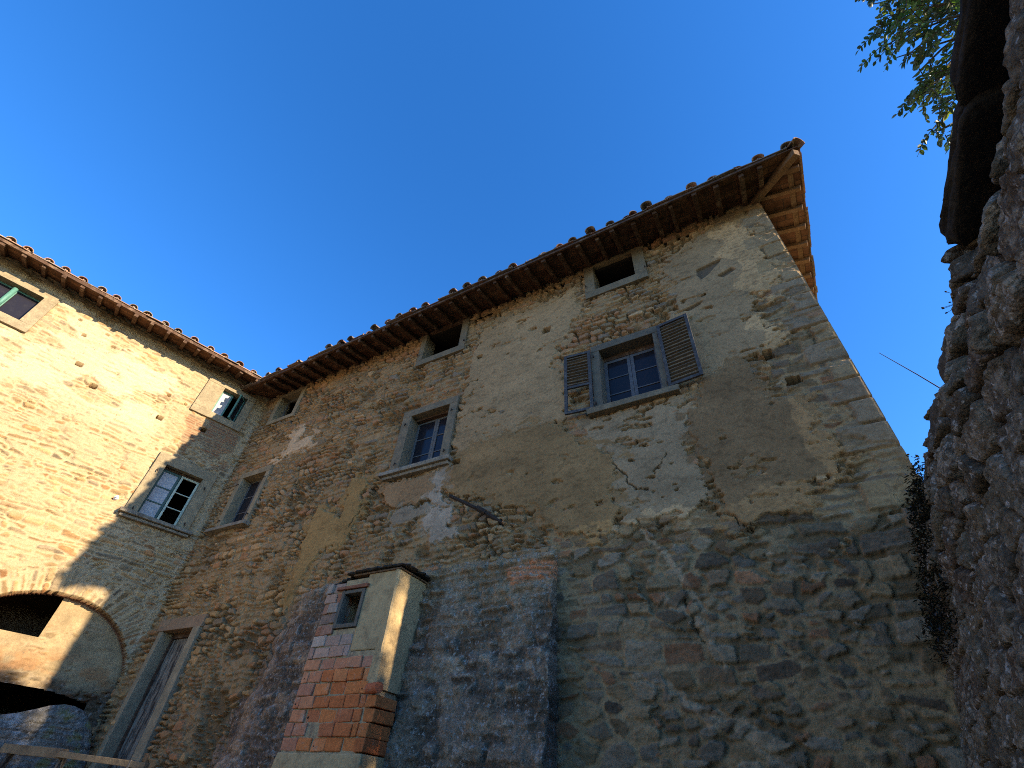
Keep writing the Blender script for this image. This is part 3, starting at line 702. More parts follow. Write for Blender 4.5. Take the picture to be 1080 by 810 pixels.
mb.bar((-12.2, -OV + 0.035, ztile(-12.2) - PLANK - 0.012), (-7.0, -OV + 0.035, ztile(-7) - PLANK - 0.012), 0.05, 0.075)
mb.bar((-6.95, -OV + 0.03, ztile(-7) - PLANK - 0.02), (1.9, -OV + 0.03, ztile(0) - PLANK - 0.012), 0.04, 0.06)
mb.build('eave_batten', M['old_wood'], roofA, 0.004)

# ------------------------------------------------------------------ windows
def ring(mb, x0, x1, z0, z1, wl, wr_, wt, wb, yf, yb, lintel_over=True):
    """surround: jambs, lintel and base round the opening"""
    if wl > 0: mb.box(x0 - wl, x0, yf, yb, z0, z1, jit=0.004)
    if wr_ > 0: mb.box(x1, x1 + wr_, yf, yb, z0, z1, jit=0.004)
    if wt > 0: mb.box(x0 - wl, x1 + wr_, yf - 0.003, yb, z1, z1 + wt, jit=0.004)
    if wb > 0: mb.box(x0 - wl, x1 + wr_, yf - 0.002, yb, z0 - wb, z0, jit=0.004)

def room(parent, x0, x1, z0, z1, depth=1.6, y0=0.24, name='interior', mat='dark_room'):
    mb = MB(); e = 0.25
    X0, X1, Z0, Z1 = x0 - 0.06, x1 + 0.06, z0 - 0.06, z1 + 0.06
    v = [(X0, y0, Z0), (X1, y0, Z0), (X1, y0, Z1), (X0, y0, Z1), (X0 - e, y0 + depth, Z0 - e), (X1 + e, y0 + depth, Z0 - e), (X1 + e, y0 + depth, Z1 + e), (X0 - e, y0 + depth, Z1 + e)]
    mb.v = v; mb.c = [(1, 1, 1)] * 8
    mb.f = [(4, 5, 6, 7), (0, 1, 5, 4), (1, 2, 6, 5), (2, 3, 7, 6), (3, 0, 4, 7)]
    return mb.build(name, M[mat], parent)

def sash(parent, x0, x1, z0, z1, y, rows, mat, barmat=None, fw=0.055, bw=0.022, glass=True, yaw=0.0, hinge='l', name='sash'):
    """one casement leaf: frame, glazing bars and panes; optionally swung inwards about its hinge"""
    hx = x0 if hinge == 'l' else x1
    def tr(mb):
        if yaw:
            c, s = math.cos(yaw), math.sin(yaw)
            mb.v = [(hx + (p[0] - hx) * c - (p[1] - y) * s, y + (p[0] - hx) * s + (p[1] - y) * c, p[2]) for p in mb.v]
    mb = MB()
    mb.box(x0, x0 + fw, y, y + 0.045, z0, z1); mb.box(x1 - fw, x1, y, y + 0.045, z0, z1)
    mb.box(x0 + fw, x1 - fw, y + 0.002, y + 0.043, z0, z0 + fw); mb.box(x0 + fw, x1 - fw, y + 0.002, y + 0.043, z1 - fw, z1)
    for k in range(1, rows):
        zc = z0 + fw + (z1 - z0 - 2 * fw) * k / rows
        mb.box(x0 + fw, x1 - fw, y + 0.006, y + 0.036, zc - bw / 2, zc + bw / 2)
    tr(mb); o = mb.build(name, M[mat], parent, 0.004)
    if glass:
        g = MB(); g.box(x0 + fw - 0.005, x1 - fw + 0.005, y + 0.020, y + 0.025, z0 + fw - 0.005, z1 - fw + 0.005); tr(g)
        g.build('pane', M['glass'] if glass is True else M[glass], parent)
    return o

def hooks(parent, pts):
    for (x, z) in pts:
        mb = MB(); mb.tube([(x, 0.0, z), (x, -0.11, z), (x + 0.01, -0.12, z - 0.06)], 0.013, 6)
        mb.build('shutter_hook', M['iron'], parent)

# W1: shuttered window
x0, x1, z0, z1 = OPEN_A['W1']
mb = MB(); ring(mb, x0, x1, z0, z1, 0.15, 0.10, 0.16, 0.0, -0.075, 0.24); w1 = mb.build('window', M['blue_frame'], house, 0.006)
mb = MB(); mb.box(x0 - 0.27, x1 + 0.25, -0.15, 0.20, z0 - 0.11, z0, jit=0.006); mb.build('sill', M['grey_frame'], w1, 0.01)
sash(w1, x0, -1.43, z0, z1 - 0.10, 0.17, 3, 'blue_paint', fw=0.06); sash(w1, -1.425, x1, z0, z1 - 0.10, 0.17, 3, 'blue_paint', fw=0.06)
mb = MB(); mb.box(x0, x1, 0.16, 0.24, z1 - 0.10, z1); mb.build('transom', M['old_wood'], w1)
room(w1, x0, x1, z0, z1)
def shutter(parent, x0, x1, z0, z1, y, skew, louv_lo, broken=False):
    """louvred leaf standing off the wall; skew turns it a little about its hinge"""
    mb = MB(); fw = 0.055; T = 0.04
    mb.box(x0, x0 + fw, y, y + T, z0, z1); mb.box(x1 - fw, x1, y, y + T, z0, z1)
    mb.box(x0 + fw, x1 - fw, y, y + T, z1 - fw, z1); mb.box(x0 + fw, x1 - fw, y, y + T, z0, z0 + fw)
    if broken: mb.box(x0 + fw, x1 - fw, y, y + T, louv_lo - 0.05, louv_lo)
    o = mb.build('shutter', M['shutter_paint'], parent, 0.004)
    lv = MB(); z = louv_lo + 0.02; n = 0
    while z < z1 - fw - 0.02:
        dj = random.uniform(-0.006, 0.006); tw = random.uniform(-0.01, 0.01)
        a, b = x0 + fw - 0.004, x1 - fw + 0.004
        lv.hexa([(a, y + 0.002, z + 0.004 + dj), (b, y + 0.002, z + 0.004 + dj + tw), (b, y + T - 0.002, z - 0.010 + tw), (a, y + T - 0.002, z - 0.010),
                 (a, y + 0.002, z + 0.016 + dj), (b, y + 0.002, z + 0.016 + dj + tw), (b, y + T - 0.002, z + 0.002 + tw), (a, y + T - 0.002, z + 0.002)])
        z += 0.072
    l = lv.build('louvres', M['shutter_wood'], parent)
    hx = x0 if skew[1] == 'l' else x1
    for ob in (o, l):
        for v in ob.data.vertices:
            k = v.co.x - hx
            v.co.y -= abs(k) * skew[0]
    return o
shutter(w1, -2.57, -2.07, 6.71, 8.10, -0.13, (0.10, 'r'), 7.32, True)
shutter(w1, -0.83, -0.29, 6.73, 8.16, -0.13, (0.12, 'l'), 6.80)
hooks(w1, [(-2.03, 6.85), (-2.02, 7.95), (-0.84, 6.85), (-0.84, 7.95)])

# W2: six-pane window in the middle
x0, x1, z0, z1 = OPEN_A['W2']
mb = MB(); ring(mb, x0, x1, z0, z1, 0.24, 0.20, 0.17, 0.0, -0.075, 0.26); w2 = mb.build('window', M['grey_frame'], house, 0.008)
mb = MB(); mb.box(x0 - 0.40, x1 + 0.30, -0.17, 0.2, z0 - 0.09, z0 - 0.002, jit=0.012); mb.box(x0 - 0.34, x1 + 0.26, -0.11, 0.2, z0 - 0.15, z0 - 0.092, jit=0.01); mb.build('sill', M['sill'], w2, 0.01)
sash(w2, x0, -5.70, z0, z1 - 0.04, 0.19, 3, 'brown_paint'); sash(w2, -5.695, x1, z0, z1 - 0.04, 0.19, 3, 'brown_paint')
mb = MB(); mb.box(x0, x1, 0.10, 0.22, z1 - 0.05, z1 - 0.002); mb.build('transom', M['old_wood'], w2)
hooks(w2, [(-6.33, 6.75), (-6.33, 7.75), (-5.12, 6.75), (-5.12, 7.75)]); room(w2, x0, x1, z0, z1)

# W3: left window by the inner corner
x0, x1, z0, z1 = OPEN_A['W3']
mb = MB(); ring(mb, x0, x1, z0, z1, 0.16, 0.14, 0.16, 0.0, -0.07, 0.26); w3 = mb.build('window', M['sand_frame'], house, 0.008)
mb = MB(); mb.box(x0 - 0.34, x1 + 0.22, -0.16, 0.2, z0 - 0.10, z0 - 0.002, jit=0.014); mb.build('sill', M['sill'], w3, 0.012)
sash(w3, x0, -11.22, z0, z1, 0.17, 3, 'brown_paint', fw=0.045); sash(w3, -11.215, x1, z0, z1, 0.17, 3, 'brown_paint', fw=0.045)
hooks(w3, [(-11.72, 6.5), (-11.72, 7.5), (-10.7, 6.5), (-10.7, 7.5)]); room(w3, x0, x1, z0, z1)

# W4-W6: small empty attic windows
for key, wl, wr_, wt, wb, mt, lint in (('W4', 0.16, 0.15, 0.0, 0.13, 'sand_frame', 'grey_frame'), ('W5', 0.16, 0.19, 0.0, 0.18, 'grey_frame', 'old_wood'), ('W6', 0.22, 0.24, 0.0, 0.20, 'grey_frame', 'pale_wood')):
    x0, x1, z0, z1 = OPEN_A[key]
    mb = MB(); ring(mb, x0, x1, z0, z1, wl, wr_, wt, wb, -0.07, 0.28); w = mb.build('attic_window', M[mt], house, 0.007)
    mb = MB(); mb.box(x0 - wl - 0.02, x1 + wr_ + 0.02, -0.065, 0.28, z1, z1 + 0.11, jit=0.006); mb.build('lintel', M[lint], w, 0.006)
    room(w, x0, x1, z0, z1, 2.2, 0.26)
    if key != 'W4': hooks(w, [(x0 - wl * 0.85, z0 + 0.2), (x1 + wr_ * 0.9, z0 + 0.1)])
    else:
        mb = MB(); mb.box(x0, x0 + 0.05, 0.16, 0.2, z0, z1); mb.box(x0 + 0.05, x1, 0.16, 0.2, z0, z0 + 0.05); mb.box(x0 + 0.05, x1, 0.16, 0.2, z1 - 0.05, z1); mb.build('sash', M['brown_paint'], w)

# ------------------------------------------------------------------ door
x0, x1, z0, z1 = OPEN_A['DOOR']
mb = MB()
mb.hexa([(x0 - 0.16, -0.05, z0), (x0, -0.05, z0), (x0, 0.4, z0), (x0 - 0.16, 0.4, z0), (x0 - 0.14, -0.05, z1), (x0, -0.05, z1), (x0, 0.4, z1), (x0 - 0.14, 0.4, z1)])
mb.hexa([(x1, -0.075, z0), (x1 + 0.30, -0.075, z0), (x1 + 0.30, 0.4, z0), (x1, 0.4, z0), (x1, -0.075, z1), (x1 + 0.22, -0.075, z1), (x1 + 0.22, 0.4, z1), (x1, 0.4, z1)])
door = mb.build('door', M['sand_frame'], house, 0.01)
mb = MB(); mb.box(x0 - 0.22, x1 + 0.24, -0.07, 0.4, z1, z1 + 0.22, jit=0.01); mb.build('lintel', texmat('pink_lintel', (0.25, 0.16, 0.095), 0.9, 0.2, 8, 0.3, 40, 0.008, second=(0.22, 0.17, 0.11), spec=0.15), door, 0.01)
mb = MB()
for k in range(5):
    a = x0 + 0.05 + k * 0.158
    mb.box(a, a + 0.153, 0.22 + 0.006 * (k % 2), 0.27, z0, z1 - 0.10)
mb.build('door_leaf', M['door_wood'], door, 0.004)
mb = MB(); mb.box(x0 - 0.002, x0 + 0.05, 0.18, 0.3, z0, z1); mb.box(x0 + 0.05, x1, 0.18, 0.3, z1 - 0.09, z1 - 0.002); mb.build('door_frame', M['old_wood'], door)
room(door, x0, x1, z0, z1, 1.6, 0.38)

# ------------------------------------------------------------------ battered base (buttress)
def buttress():
    st = 0.018
    us = np.concatenate([np.arange(-8.75, -2.78, st), np.full(8, -2.78)]); zs = np.arange(0.9, 4.68, st)
    U, Z = np.meshgrid(us, zs); u = U.ravel(); z = Z.ravel()
    wj = 0.04 * (fbm(u / 0.35, z / 0.3, 301, 4) - 0.5) * 2
    b = 0.08 + 0.10 * np.clip(4.6 - z, 0, 4)
    d, q, lx, lz = rubble(u, z, 311, (0.10, 0.24), (0.16, 0.5), 0.08)
    hs = sstep(0.0, 0.05, d - 0.02 - 0.03 * (fbm(u / 0.05, z / 0.05, 302, 3) - 0.5))
    pit = fbm(u / 0.05, z / 0.045, 303, 4, 0.65)
    cob = fbm(u / 0.11, z / 0.08, 304, 3)
    h = 0.02 * hs + 0.05 * (cob - 0.5) + 0.045 * (pit - 0.5)
    c = pick([(0.165, 0.142, 0.125), (0.135, 0.12, 0.11), (0.19, 0.16, 0.13), (0.15, 0.13, 0.112), (0.165, 0.148, 0.138)], q[:, 7]) * (0.6 + 0.8 * pit)[:, None]
    lich = np.maximum(sstep(0.60, 0.68, fbm(u / 0.05, z / 0.04, 305, 4, 0.72)) * sstep(0.40, 0.55, fbm(u / 0.5, z / 0.5, 306, 3)), 0.8 * sstep(0.52, 0.6, fbm(u / 0.16, z / 0.10, 310, 5, 0.6)) * sstep(0.5, 0.6, fbm(u / 0.6 + 3, z / 0.5, 316, 3)))
    c = mixc(c, (0.34, 0.325, 0.30), lich * 0.7)
    c = c * (1 - 0.5 * (1 - hs) * sstep(0.4, 0.6, fbm(u / 0.4, z / 0.3, 317, 3)))[:, None]; h = h - 0.03 * (1 - hs) * sstep(0.4, 0.6, fbm(u / 0.4, z / 0.3, 317, 3))
    left = sstep(-5.9, -6.4, u)
    c = c * (1 + left[:, None] * np.array([0.10, 0.03, 0.03]))
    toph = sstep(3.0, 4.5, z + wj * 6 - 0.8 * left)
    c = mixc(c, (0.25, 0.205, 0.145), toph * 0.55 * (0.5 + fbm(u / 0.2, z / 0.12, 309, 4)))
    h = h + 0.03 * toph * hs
    sd = poly_sd(u, z, [(-3.55, 4.25), (-3.08, 4.34), (-2.72, 4.30), (-2.69, 4.0), (-3.43, 3.98)], 0.4) + wj
    rm = sstep(0, 0.04, sd) * sstep(0.25, 0.5, np.abs((z + 0.1 * u) / 0.075 % 1 - 0.5) * 2 + 0.3 * (pit - 0.3))
    c = mixc(c, (0.42, 0.20, 0.12), rm * 0.85); h += 0.02 * rm
    # fade into the wall at the left along a slanting line, and at the top
    sl = (u - (-8.5 + 0.35 * (z - 2.5) / 2))
    fade = sstep(-0.25, 0.9, sl + wj * 5) * sstep(4.66, 4.30, z + wj * 3.5)
    y = -(b + h) * fade + 0.06 * (1 - fade)
    Y = y.reshape(U.shape)
    k = np.linspace(0, 1, 8)
    Y[:, -8:] = Y[:, [-9]] * (1 - k) + 0.05 * k
    U2 = U.copy(); edge = 0.05 * (fbm(Z[:, 0] / 0.14, Z[:, 0] * 0, 318, 4) - 0.5); wgt = np.clip((us + 3.1) / 0.32, 0, 1); U2 = U2 + edge[:, None] * wgt[None, :]; U2[:, -7:-1] += 0.02 * (fbm(Y[:, -7:-1] / 0.06, Z[:, -7:-1] / 0.06, 307, 2) - 0.5)
    c[(u > -2.79)] *= 1.0
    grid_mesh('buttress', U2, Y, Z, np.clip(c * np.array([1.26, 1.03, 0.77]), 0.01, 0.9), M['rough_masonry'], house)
buttress()

# ------------------------------------------------------------------ brick closet on the facade
F = -0.74; cx0, cx1 = -6.33, -4.95
mb = MB()
mb.box(-5.56, cx1 - 0.02, F + 0.015, 0, 3.16, 4.22)                    # rendered upper right part
closet = mb.build('brick_closet', M['cream'], house, 0.02)
def strip():
    """rendered corner: ragged edges on the front, full depth on the side"""
    zs = np.linspace(2.72, 4.21, 60); mb = MB(); n0 = 0
    g = np.random.default_rng(4)
    fr = 0.07 + 0.09 * sstep(3.6, 2.8, zs) + 0.03 * (fbm(zs / 0.12, zs * 0, 322, 3) - 0.5)
    ed = 0.025 * (fbm(zs / 0.10, zs * 0, 323, 4) - 0.5)
    for i, z in enumerate(zs):
        for (x, y) in ((cx1 - fr[i], F + 0.02), (cx1 - fr[i], F - 0.006), (cx1 - 0.022 + ed[i], F - 0.008), (cx1 + ed[i] * 0.5, F + 0.015), (cx1 + ed[i] * 0.3, F + 0.2), (cx1, F + 0.42), (cx1, -0.05)):
            mb.v.append((x, y, z)); mb.c.append((1, 1, 1))
    for i in range(len(zs) - 1):
        for k in range(6): mb.f.append((i * 7 + k, i * 7 + k + 1, (i + 1) * 7 + k + 1, (i + 1) * 7 + k))
    mb.f.append((0, 6, 5, 4, 3, 2, 1))
    mb.build('corner_render', M['cream'], closet)
strip()
mb = MB()
g = random.Random(5)
ORANGE = [(0.52, 0.155, 0.045), (0.56, 0.18, 0.055), (0.48, 0.14, 0.045), (0.58, 0.20, 0.07), (0.44, 0.14, 0.055)]
z = 2.06; row = 0
while z < 4.06:
    h = 0.148
    x = cx0 + g.uniform(-0.02, 0.02) - (0.14 if row % 2 else 0.0)
    while x < cx1 - 0.03:
        w = g.uniform(0.24, 0.30)
        a, b = max(x, cx0 + g.uniform(-0.012, 0.012)), min(x + w - 0.012, cx1 - 0.12 + g.uniform(-0.01, 0.01))
        inwin = (b > -5.98 and a < -5.54 and z + h > 3.47 and z < 4.0)
        if inwin and a < -6.02: b = -6.0; inwin = False
        if a < -5.57 < b and z + h > 3.17: b = -5.575
        if b - a > 0.035 and not inwin and not (z + h > 3.17 and b > -5.55):
            whit = np.clip((z - 2.80) / 0.35, 0, 1) * g.uniform(0.55, 1.0) if a > -6.1 or z > 3.0 else 0.25
            col = g.choice(ORANGE)
            wc = g.choice([(0.40, 0.30, 0.23), (0.34, 0.24, 0.18), (0.42, 0.33, 0.25)])
            if z > 3.30: wc = g.choice([(0.20, 0.14, 0.105), (0.24, 0.175, 0.13), (0.30, 0.235, 0.18), (0.16, 0.11, 0.085)])
            col = tuple(col[i] * (1 - whit) + wc[i] * whit for i in range(3))
            f = F + g.uniform(-0.018, 0.018)
            if abs(z - 2.21) < 0.08 and -6.15 < a < -5.95: f = F + 0.10    # a broken block
            mb.box(a, b, f, F + 0.24, z + 0.005, z + h - 0.006, col, 0.009)
            if g.random() < 0.18 and z < 2.9: mb.box(a + 0.03, a + 0.06, f - 0.002, f + 0.02, z + 0.04, z + 0.07, (0.03, 0.015, 0.01))
        x += w
    if z < 2.62:                                                         # blocks showing on the corner and its return
        col = g.choice(ORANGE); o = g.uniform(-0.015, 0.025)
        mb.box(cx1 - 0.10, cx1 + 0.05 + o, F - 0.012 + o, F + 0.40, z + 0.006, z + h - 0.008, tuple(c * 0.8 for c in col), 0.008)
    z += h; row += 1
mb.build('brickwork', M['brick'], closet, 0.012)
closet_mortar = texmat('closet_mortar', (0.36, 0.27, 0.15), 0.95, 0.3, 20, 0.6, 40, 0.012, second=(0.22, 0.15, 0.10), sec_scale=6, spec=0.1)
mo = MB()
mo.box(cx0 + 0.02, -6.005, F + 0.022, 0, 1.0, 4.08); mo.box(-5.535, cx1 - 0.03, F + 0.024, 0, 1.0, 3.155); mo.box(-6.003, -5.537, F + 0.023, 0, 1.0, 3.46); mo.box(-6.003, -5.537, F + 0.023, 0, 4.03, 4.16)
mo.build('brick_mortar', closet_mortar, closet)
mb = MB(); mb.box(cx0 - 0.01, cx1 + 0.03, F - 0.02, 0, 1.85, 2.045, jit=0.012); mb.build('render_band', M['cream'], closet, 0.015)
mb = MB(); mb.box(-6.0, -5.945, F - 0.012, F + 0.12, 3.47, 4.0); mb.box(-5.945, -5.60, F - 0.010, F + 0.12, 3.47, 3.525); mb.box(-5.60, -5.545, F - 0.008, F + 0.12, 3.47, 4.0); mb.box(-5.945, -5.60, F - 0.006, F + 0.12, 3.95, 4.0)
mb.build('window_frame', M['blue_frame'], closet, 0.006)
room(closet, -5.94, -5.605, 3.53, 3.945, 0.6, F + 0.11)
mb = MB(); mb.box(-6.12, -5.50, F - 0.035, F + 0.1, 4.01, 4.06, jit=0.010); mb.build('lintel', texmat('lintel_brick', (0.22, 0.085, 0.045), 0.9, 0.3, 20), closet, 0.005)
mb = MB(); mb.tube([(cx1 - 0.12, F + 0.03, 2.71), (cx1 + 0.10, F - 0.02, 2.71)], 0.062, 14, (0.40, 0.115, 0.05)); mb.build('clay_pipe', M['brick'], closet)
def slab(name, xs, y0, y1, zc, th, seed, tilt=0.0):
    """ragged stone slab"""
    g = np.random.default_rng(seed); mb = MB(); k = 60
    cxm, cym = (xs[0] + xs[1]) / 2, (y0 + y1) / 2; rx, ry = (xs[1] - xs[0]) / 2, (y1 - y0) / 2
    pts = []
    for a in np.linspace(0, 2 * np.pi, k, endpoint=False):
        c, s_ = math.cos(a), math.sin(a)
        rr = (abs(c) ** 7 + abs(s_) ** 7) ** (-1 / 7) * (0.90 + 0.14 * g.random())
        pts.append((cxm + rx * rr * c, cym + ry * rr * s_))
    for dz, sc in ((0, 0.96), (th * 0.4, 1.0), (th, 0.96)):
        for (px, py) in pts:
            mb.v.append((cxm + (px - cxm) * sc, cym + (py - cym) * sc, zc + dz + tilt * (px - cxm) + th * 0.4 * g.random())); mb.c.append((1, 1, 1))
    for L in (0, 1):
        for i in range(k): mb.f.append((L * k + i, L * k + (i + 1) % k, (L + 1) * k + (i + 1) % k, (L + 1) * k + i))
    mb.f.append(tuple(reversed(range(k)))); mb.f.append(tuple(2 * k + i for i in range(k)))
    return mb.build(name, M['slate'], closet)
slab('cap_slab', (-6.04, -4.80), F - 0.07, -0.05, 4.235, 0.032, 3, 0.01)
slab('cap_slab', (-6.40, -5.95), F + 0.04, -0.05, 4.14, 0.04, 4, 0.26)
mb = MB(); mb.box(-5.86, cx1 + 0.02, F - 0.010, -0.02, 4.20, 4.232, jit=0.008); mb.build('cap_bed', M['mid_wood'], closet, 0.006)

# iron bar sticking out of the facade
mb = MB(); mb.tube([(-3.66, 0.05, 5.00), (-4.06, -0.13, 5.25)], 0.036, 8); mb.tube([(-4.0, -0.11, 5.22), (-4.14, -0.17, 5.30)], 0.045, 8); mb.tube([(-4.06, -0.13, 5.25), (-4.60, -0.33, 5.53)], 0.029, 8)
mb.build('iron_bar', M['iron'], house)

# ==================================================================== WING
bx = math.atan2(0.96488, 0.26267)
wing = thing('house_wing', 'sunlit golden stone house wing with green sashes and arched recess', 'house', (-12.45, 6, 0), bx)
OVB, ZB = 0.70, 10.82
# openings in wing coordinates, x = -v (x = 0 at the inner corner)
OPEN_B = dict(B1=(-6.75, -5.61, 9.38, 10.20), BU=(-1.25, -0.585, 9.42, 10.27), B3=(-1.45, -0.565, 6.26, 7.58))
EC, EA, EB, EZ = 1.66, 1.68, 1.50, 2.90
def arch_z(v): return EZ + EB * np.sqrt(np.clip(1 - ((v - EC) / EA) ** 2, 0, 1))
def arch2_z(v): return 2.86 - 0.16 * ((v - 1.55) / 1.35) ** 2
def wing_wall():
    st = 0.018
    vs = np.arange(-0.2, 7.9, st)[::-1]; zs = np.arange(1.0, 10.9, st)
    V, Z = np.meshgrid(vs, zs); v = V.ravel(); z = Z.ravel(); x = -v
    ztop = ZB - PLANK - 0.035 + OVB * SL
    z = np.where(z > 10.3, 10.3 + (z - 10.3) * (ztop - 10.3) / (zs[-1] - 10.3), z)
    wj = 0.05 * (fbm(v / 0.35, z / 0.3, 401, 4) - 0.5) * 2 + 0.02 * (vnoise(v / 0.06, z / 0.06, 402) - 0.5)
    # radial voussoirs round the big arch
    ex = (v - EC) / EA; ez = (z - EZ) / EB
    er = np.sqrt(ex ** 2 + ez ** 2); ea = np.arctan2(ez, ex)
    vou = (er > 1.0) & (er < 1.30 + wj) & (z > EZ + 0.05) & (v > -0.05)
    ga = np.where(vou, er * 1.5 * 0.9 + 20, v * 1.0); gb = np.where(vou, ea * 1.75, z)
    dr_, qr_, lxr, lzr = rubble(ga, gb, 411, (0.055, 0.15), (0.18, 0.6), 0.05, 0.25)
    dk, qk, lxk, lzk = cobble(v, z, 431, 0.085, 2.8)
    dj, qj, lxj, lzj = rubble(v, z, 433, (0.05, 0.15), (0.15, 0.55), 0.085, 0.3)
    mk = fbm(v / 0.9, z / 0.5, 435, 4) > 0.56
    dc_ = np.where(mk, dk, dj); qc_ = np.where(mk[:, None], qk, qj); lxc = np.where(mk, lxk, lxj); lzc = np.where(mk, lzk, lzj)
    d = np.where(vou, dr_, dc_); q = np.where(vou[:, None], qr_, qc_); lx = np.where(vou, lxr, lxc); lz = np.where(vou, lzr, lzc)
    c = pick([(0.40, 0.30, 0.175), (0.36, 0.27, 0.16), (0.43, 0.335, 0.205), (0.33, 0.26, 0.17), (0.41, 0.28, 0.155), (0.29, 0.245, 0.175), (0.44, 0.34, 0.20), (0.38, 0.22, 0.115), (0.25, 0.215, 0.165)], q[:, 7]) * (0.62 + 0.6 * q[:, 6])[:, None]
    c = c * (0.7 + 0.6 * fbm(v / 0.08, z / 0.03, 403, 3))[:, None]
    jw = 0.010 + 0.02 * (fbm(v / 0.05, z / 0.05, 404, 3) - 0.5) + 0.012 * sstep(0.45, 0.7, fbm(v / 0.9, z / 0.7, 405, 3))
    hs = sstep(0, 0.018, d - jw)
    face = (q[:, 6] - 0.4) * 0.034 + (q[:, 4] - 0.5) * 0.06 * lx + (q[:, 5] - 0.5) * 0.16 * lz + 0.018 * (fbm(v / 0.13, z / 0.06, 406, 4) - 0.5)
    h = 0.022 * hs + hs * face + 0.012 * (fbm(v / 0.04, z / 0.04, 407, 3) - 0.5)
    deep = sstep(0.56, 0.70, fbm(v / 0.4, z / 0.25, 408, 3)) * (1 - hs); h -= 0.045 * deep
    mc = np.array([0.45, 0.385, 0.275], np.float32) * (0.85 + 0.3 * fbm(v / 0.12, z / 0.12, 409, 4))[:, None]
    c = mc * (1 - hs)[:, None] + c * hs[:, None]
    sm = sstep(0.50, 0.60, fbm(v / 0.6 + 3, z / 0.35, 410, 6, 0.62)) * 0.7
    h = h * (1 - 0.7 * sm) + 0.028 * sm
    c = mixc(c, (0.45, 0.385, 0.275), sm * 0.7)
    # pale limewash patches high up
    pw = sstep(0.50, 0.58, fbm(v / 0.9 + 9, z / 0.5 + 2, 412, 4)) * sstep(7.6, 8.4, z) * sstep(1.8, 2.4, v)
    c = mixc(c, (0.58, 0.52, 0.40), pw * 0.8); h = h * (1 - 0.6 * pw) + 0.03 * pw
    # red brick repair between the two right windows
    rb = sstep(0, 0.08, poly_sd(v, z, [(0.25, 9.2), (1.7, 9.15), (1.55, 8.6), (1.3, 7.9), (0.2, 7.9)], 0.5) + wj * 3)
    br_d, br_q, _, _ = rubble(v, z, 421, (0.055, 0.075), (0.30, 0.42), 0.025, 0.0)
    bh = sstep(0.0, 0.012, br_d - 0.006)
    bc = pick([(0.32, 0.16, 0.10), (0.28, 0.15, 0.10), (0.35, 0.20, 0.13), (0.26, 0.20, 0.15)], br_q[:, 7]) * bh[:, None] + np.array([0.33, 0.27, 0.19]) * (1 - bh)[:, None]
    rb2 = rb * sstep(0.36, 0.46, fbm(v / 0.35, z / 0.3, 422, 4))
    c = c * (1 - rb2)[:, None] + bc * rb2[:, None]; h = h * (1 - rb2) + rb2 * (0.02 * bh + 0.01)
    c = c * (0.88 + 0.24 * fbm(v / 1.5, z / 2, 413, 4))[:, None]
    # pale mortar seam down the corner
    seam = sstep(0.05, 0.02, np.abs(v - 0.10 - 0.02 * np.sin(z * 2) + wj * 0.4)) * (fbm(v / 0.1, z / 0.3, 414, 3) > 0.42)
    c = mixc(c, (0.5, 0.45, 0.36), seam * 0.7)
    # arched recess
    inside = (er < 1.0) & (z > EZ - 0.02) | ((np.abs(ex) < 1.0) & (z <= EZ))
    rec = inside & (z > 1.0)
    dz = arch_z(v) - z
    pc = np.array([0.36, 0.30, 0.20], np.float32) * (0.45 + 1.0 * fbm(v / 0.3, z / 0.22, 415, 6, 0.62))[:, None]
    rs = sstep(0.52, 0.6, fbm(v / 0.4, z / 0.2, 445, 5)) * 0.8; pc = pc * (1 - rs)[:, None] + c * 0.85 * rs[:, None]
    pr = sstep(0.5, 0.65, fbm(v / 0.5 + 5, z / 0.25, 416, 4)) * sstep(3.6, 3.2, z)
    pc = mixc(pc, (0.36, 0.21, 0.11), pr * 0.7)
    pp = 0.03 * (fbm(v / 0.2, z / 0.15, 417, 5, 0.6) - 0.5)
    hr = -0.20 + pp + (0.6 * rs + 0.35 * sstep(3.6, 3.2, z)) * h
    # rubble colour darkened low down, flecked with lichen
    low_dark = sstep(3.10, 2.75, z + wj * 4 - 0.12 * sstep(1.6, 0.2, v))
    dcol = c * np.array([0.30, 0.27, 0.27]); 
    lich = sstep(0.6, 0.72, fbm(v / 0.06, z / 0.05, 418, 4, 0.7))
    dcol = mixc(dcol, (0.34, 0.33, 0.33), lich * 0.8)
    c2 = np.where(rec[:, None], pc, c); h2 = np.where(rec, hr, h)
    rim = rec & (dz < 0.05) & (z > EZ)
    c2 = np.where(rim[:, None], np.array([0.20, 0.11, 0.075]), c2)
    lowm = low_dark
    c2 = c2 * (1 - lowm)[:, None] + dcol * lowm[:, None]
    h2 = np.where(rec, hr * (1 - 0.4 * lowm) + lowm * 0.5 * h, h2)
    for (hv, hz, w, hh) in [(4.81, 10.13, 0.035, 0.03), (4.54, 9.80, 0.04, 0.035), (3.92, 9.87, 0.04, 0.03), (4.20, 9.03, 0.075, 0.06), (3.70, 8.68, 0.07, 0.06), (4.19, 10.11, 0.045, 0.03),
                            (2.17, 8.64, 0.07, 0.05), (1.15, 8.85, 0.06, 0.07), (2.29, 9.33, 0.035, 0.035), (1.85, 9.3, 0.03, 0.03), (2.0, 6.42, 0.03, 0.03)]:
        m = (np.abs(v - hv + 0.2 * wj) < w) & (np.abs(z - hz + 0.2 * wj) < hh)
        h2 = np.where(m, -0.22, h2); c2 = np.where(m[:, None], np.array([0.10, 0.06, 0.04]), c2)
    c2 = c2 * np.array([0.79, 0.685, 0.56])
    h2 = np.where(rec | (h2 < -0.1), h2, h2 * 0.75)
    h2 = h2 + 0.025 * (fbm(v / 2.0, z / 2.0, 419, 3) - 0.5)
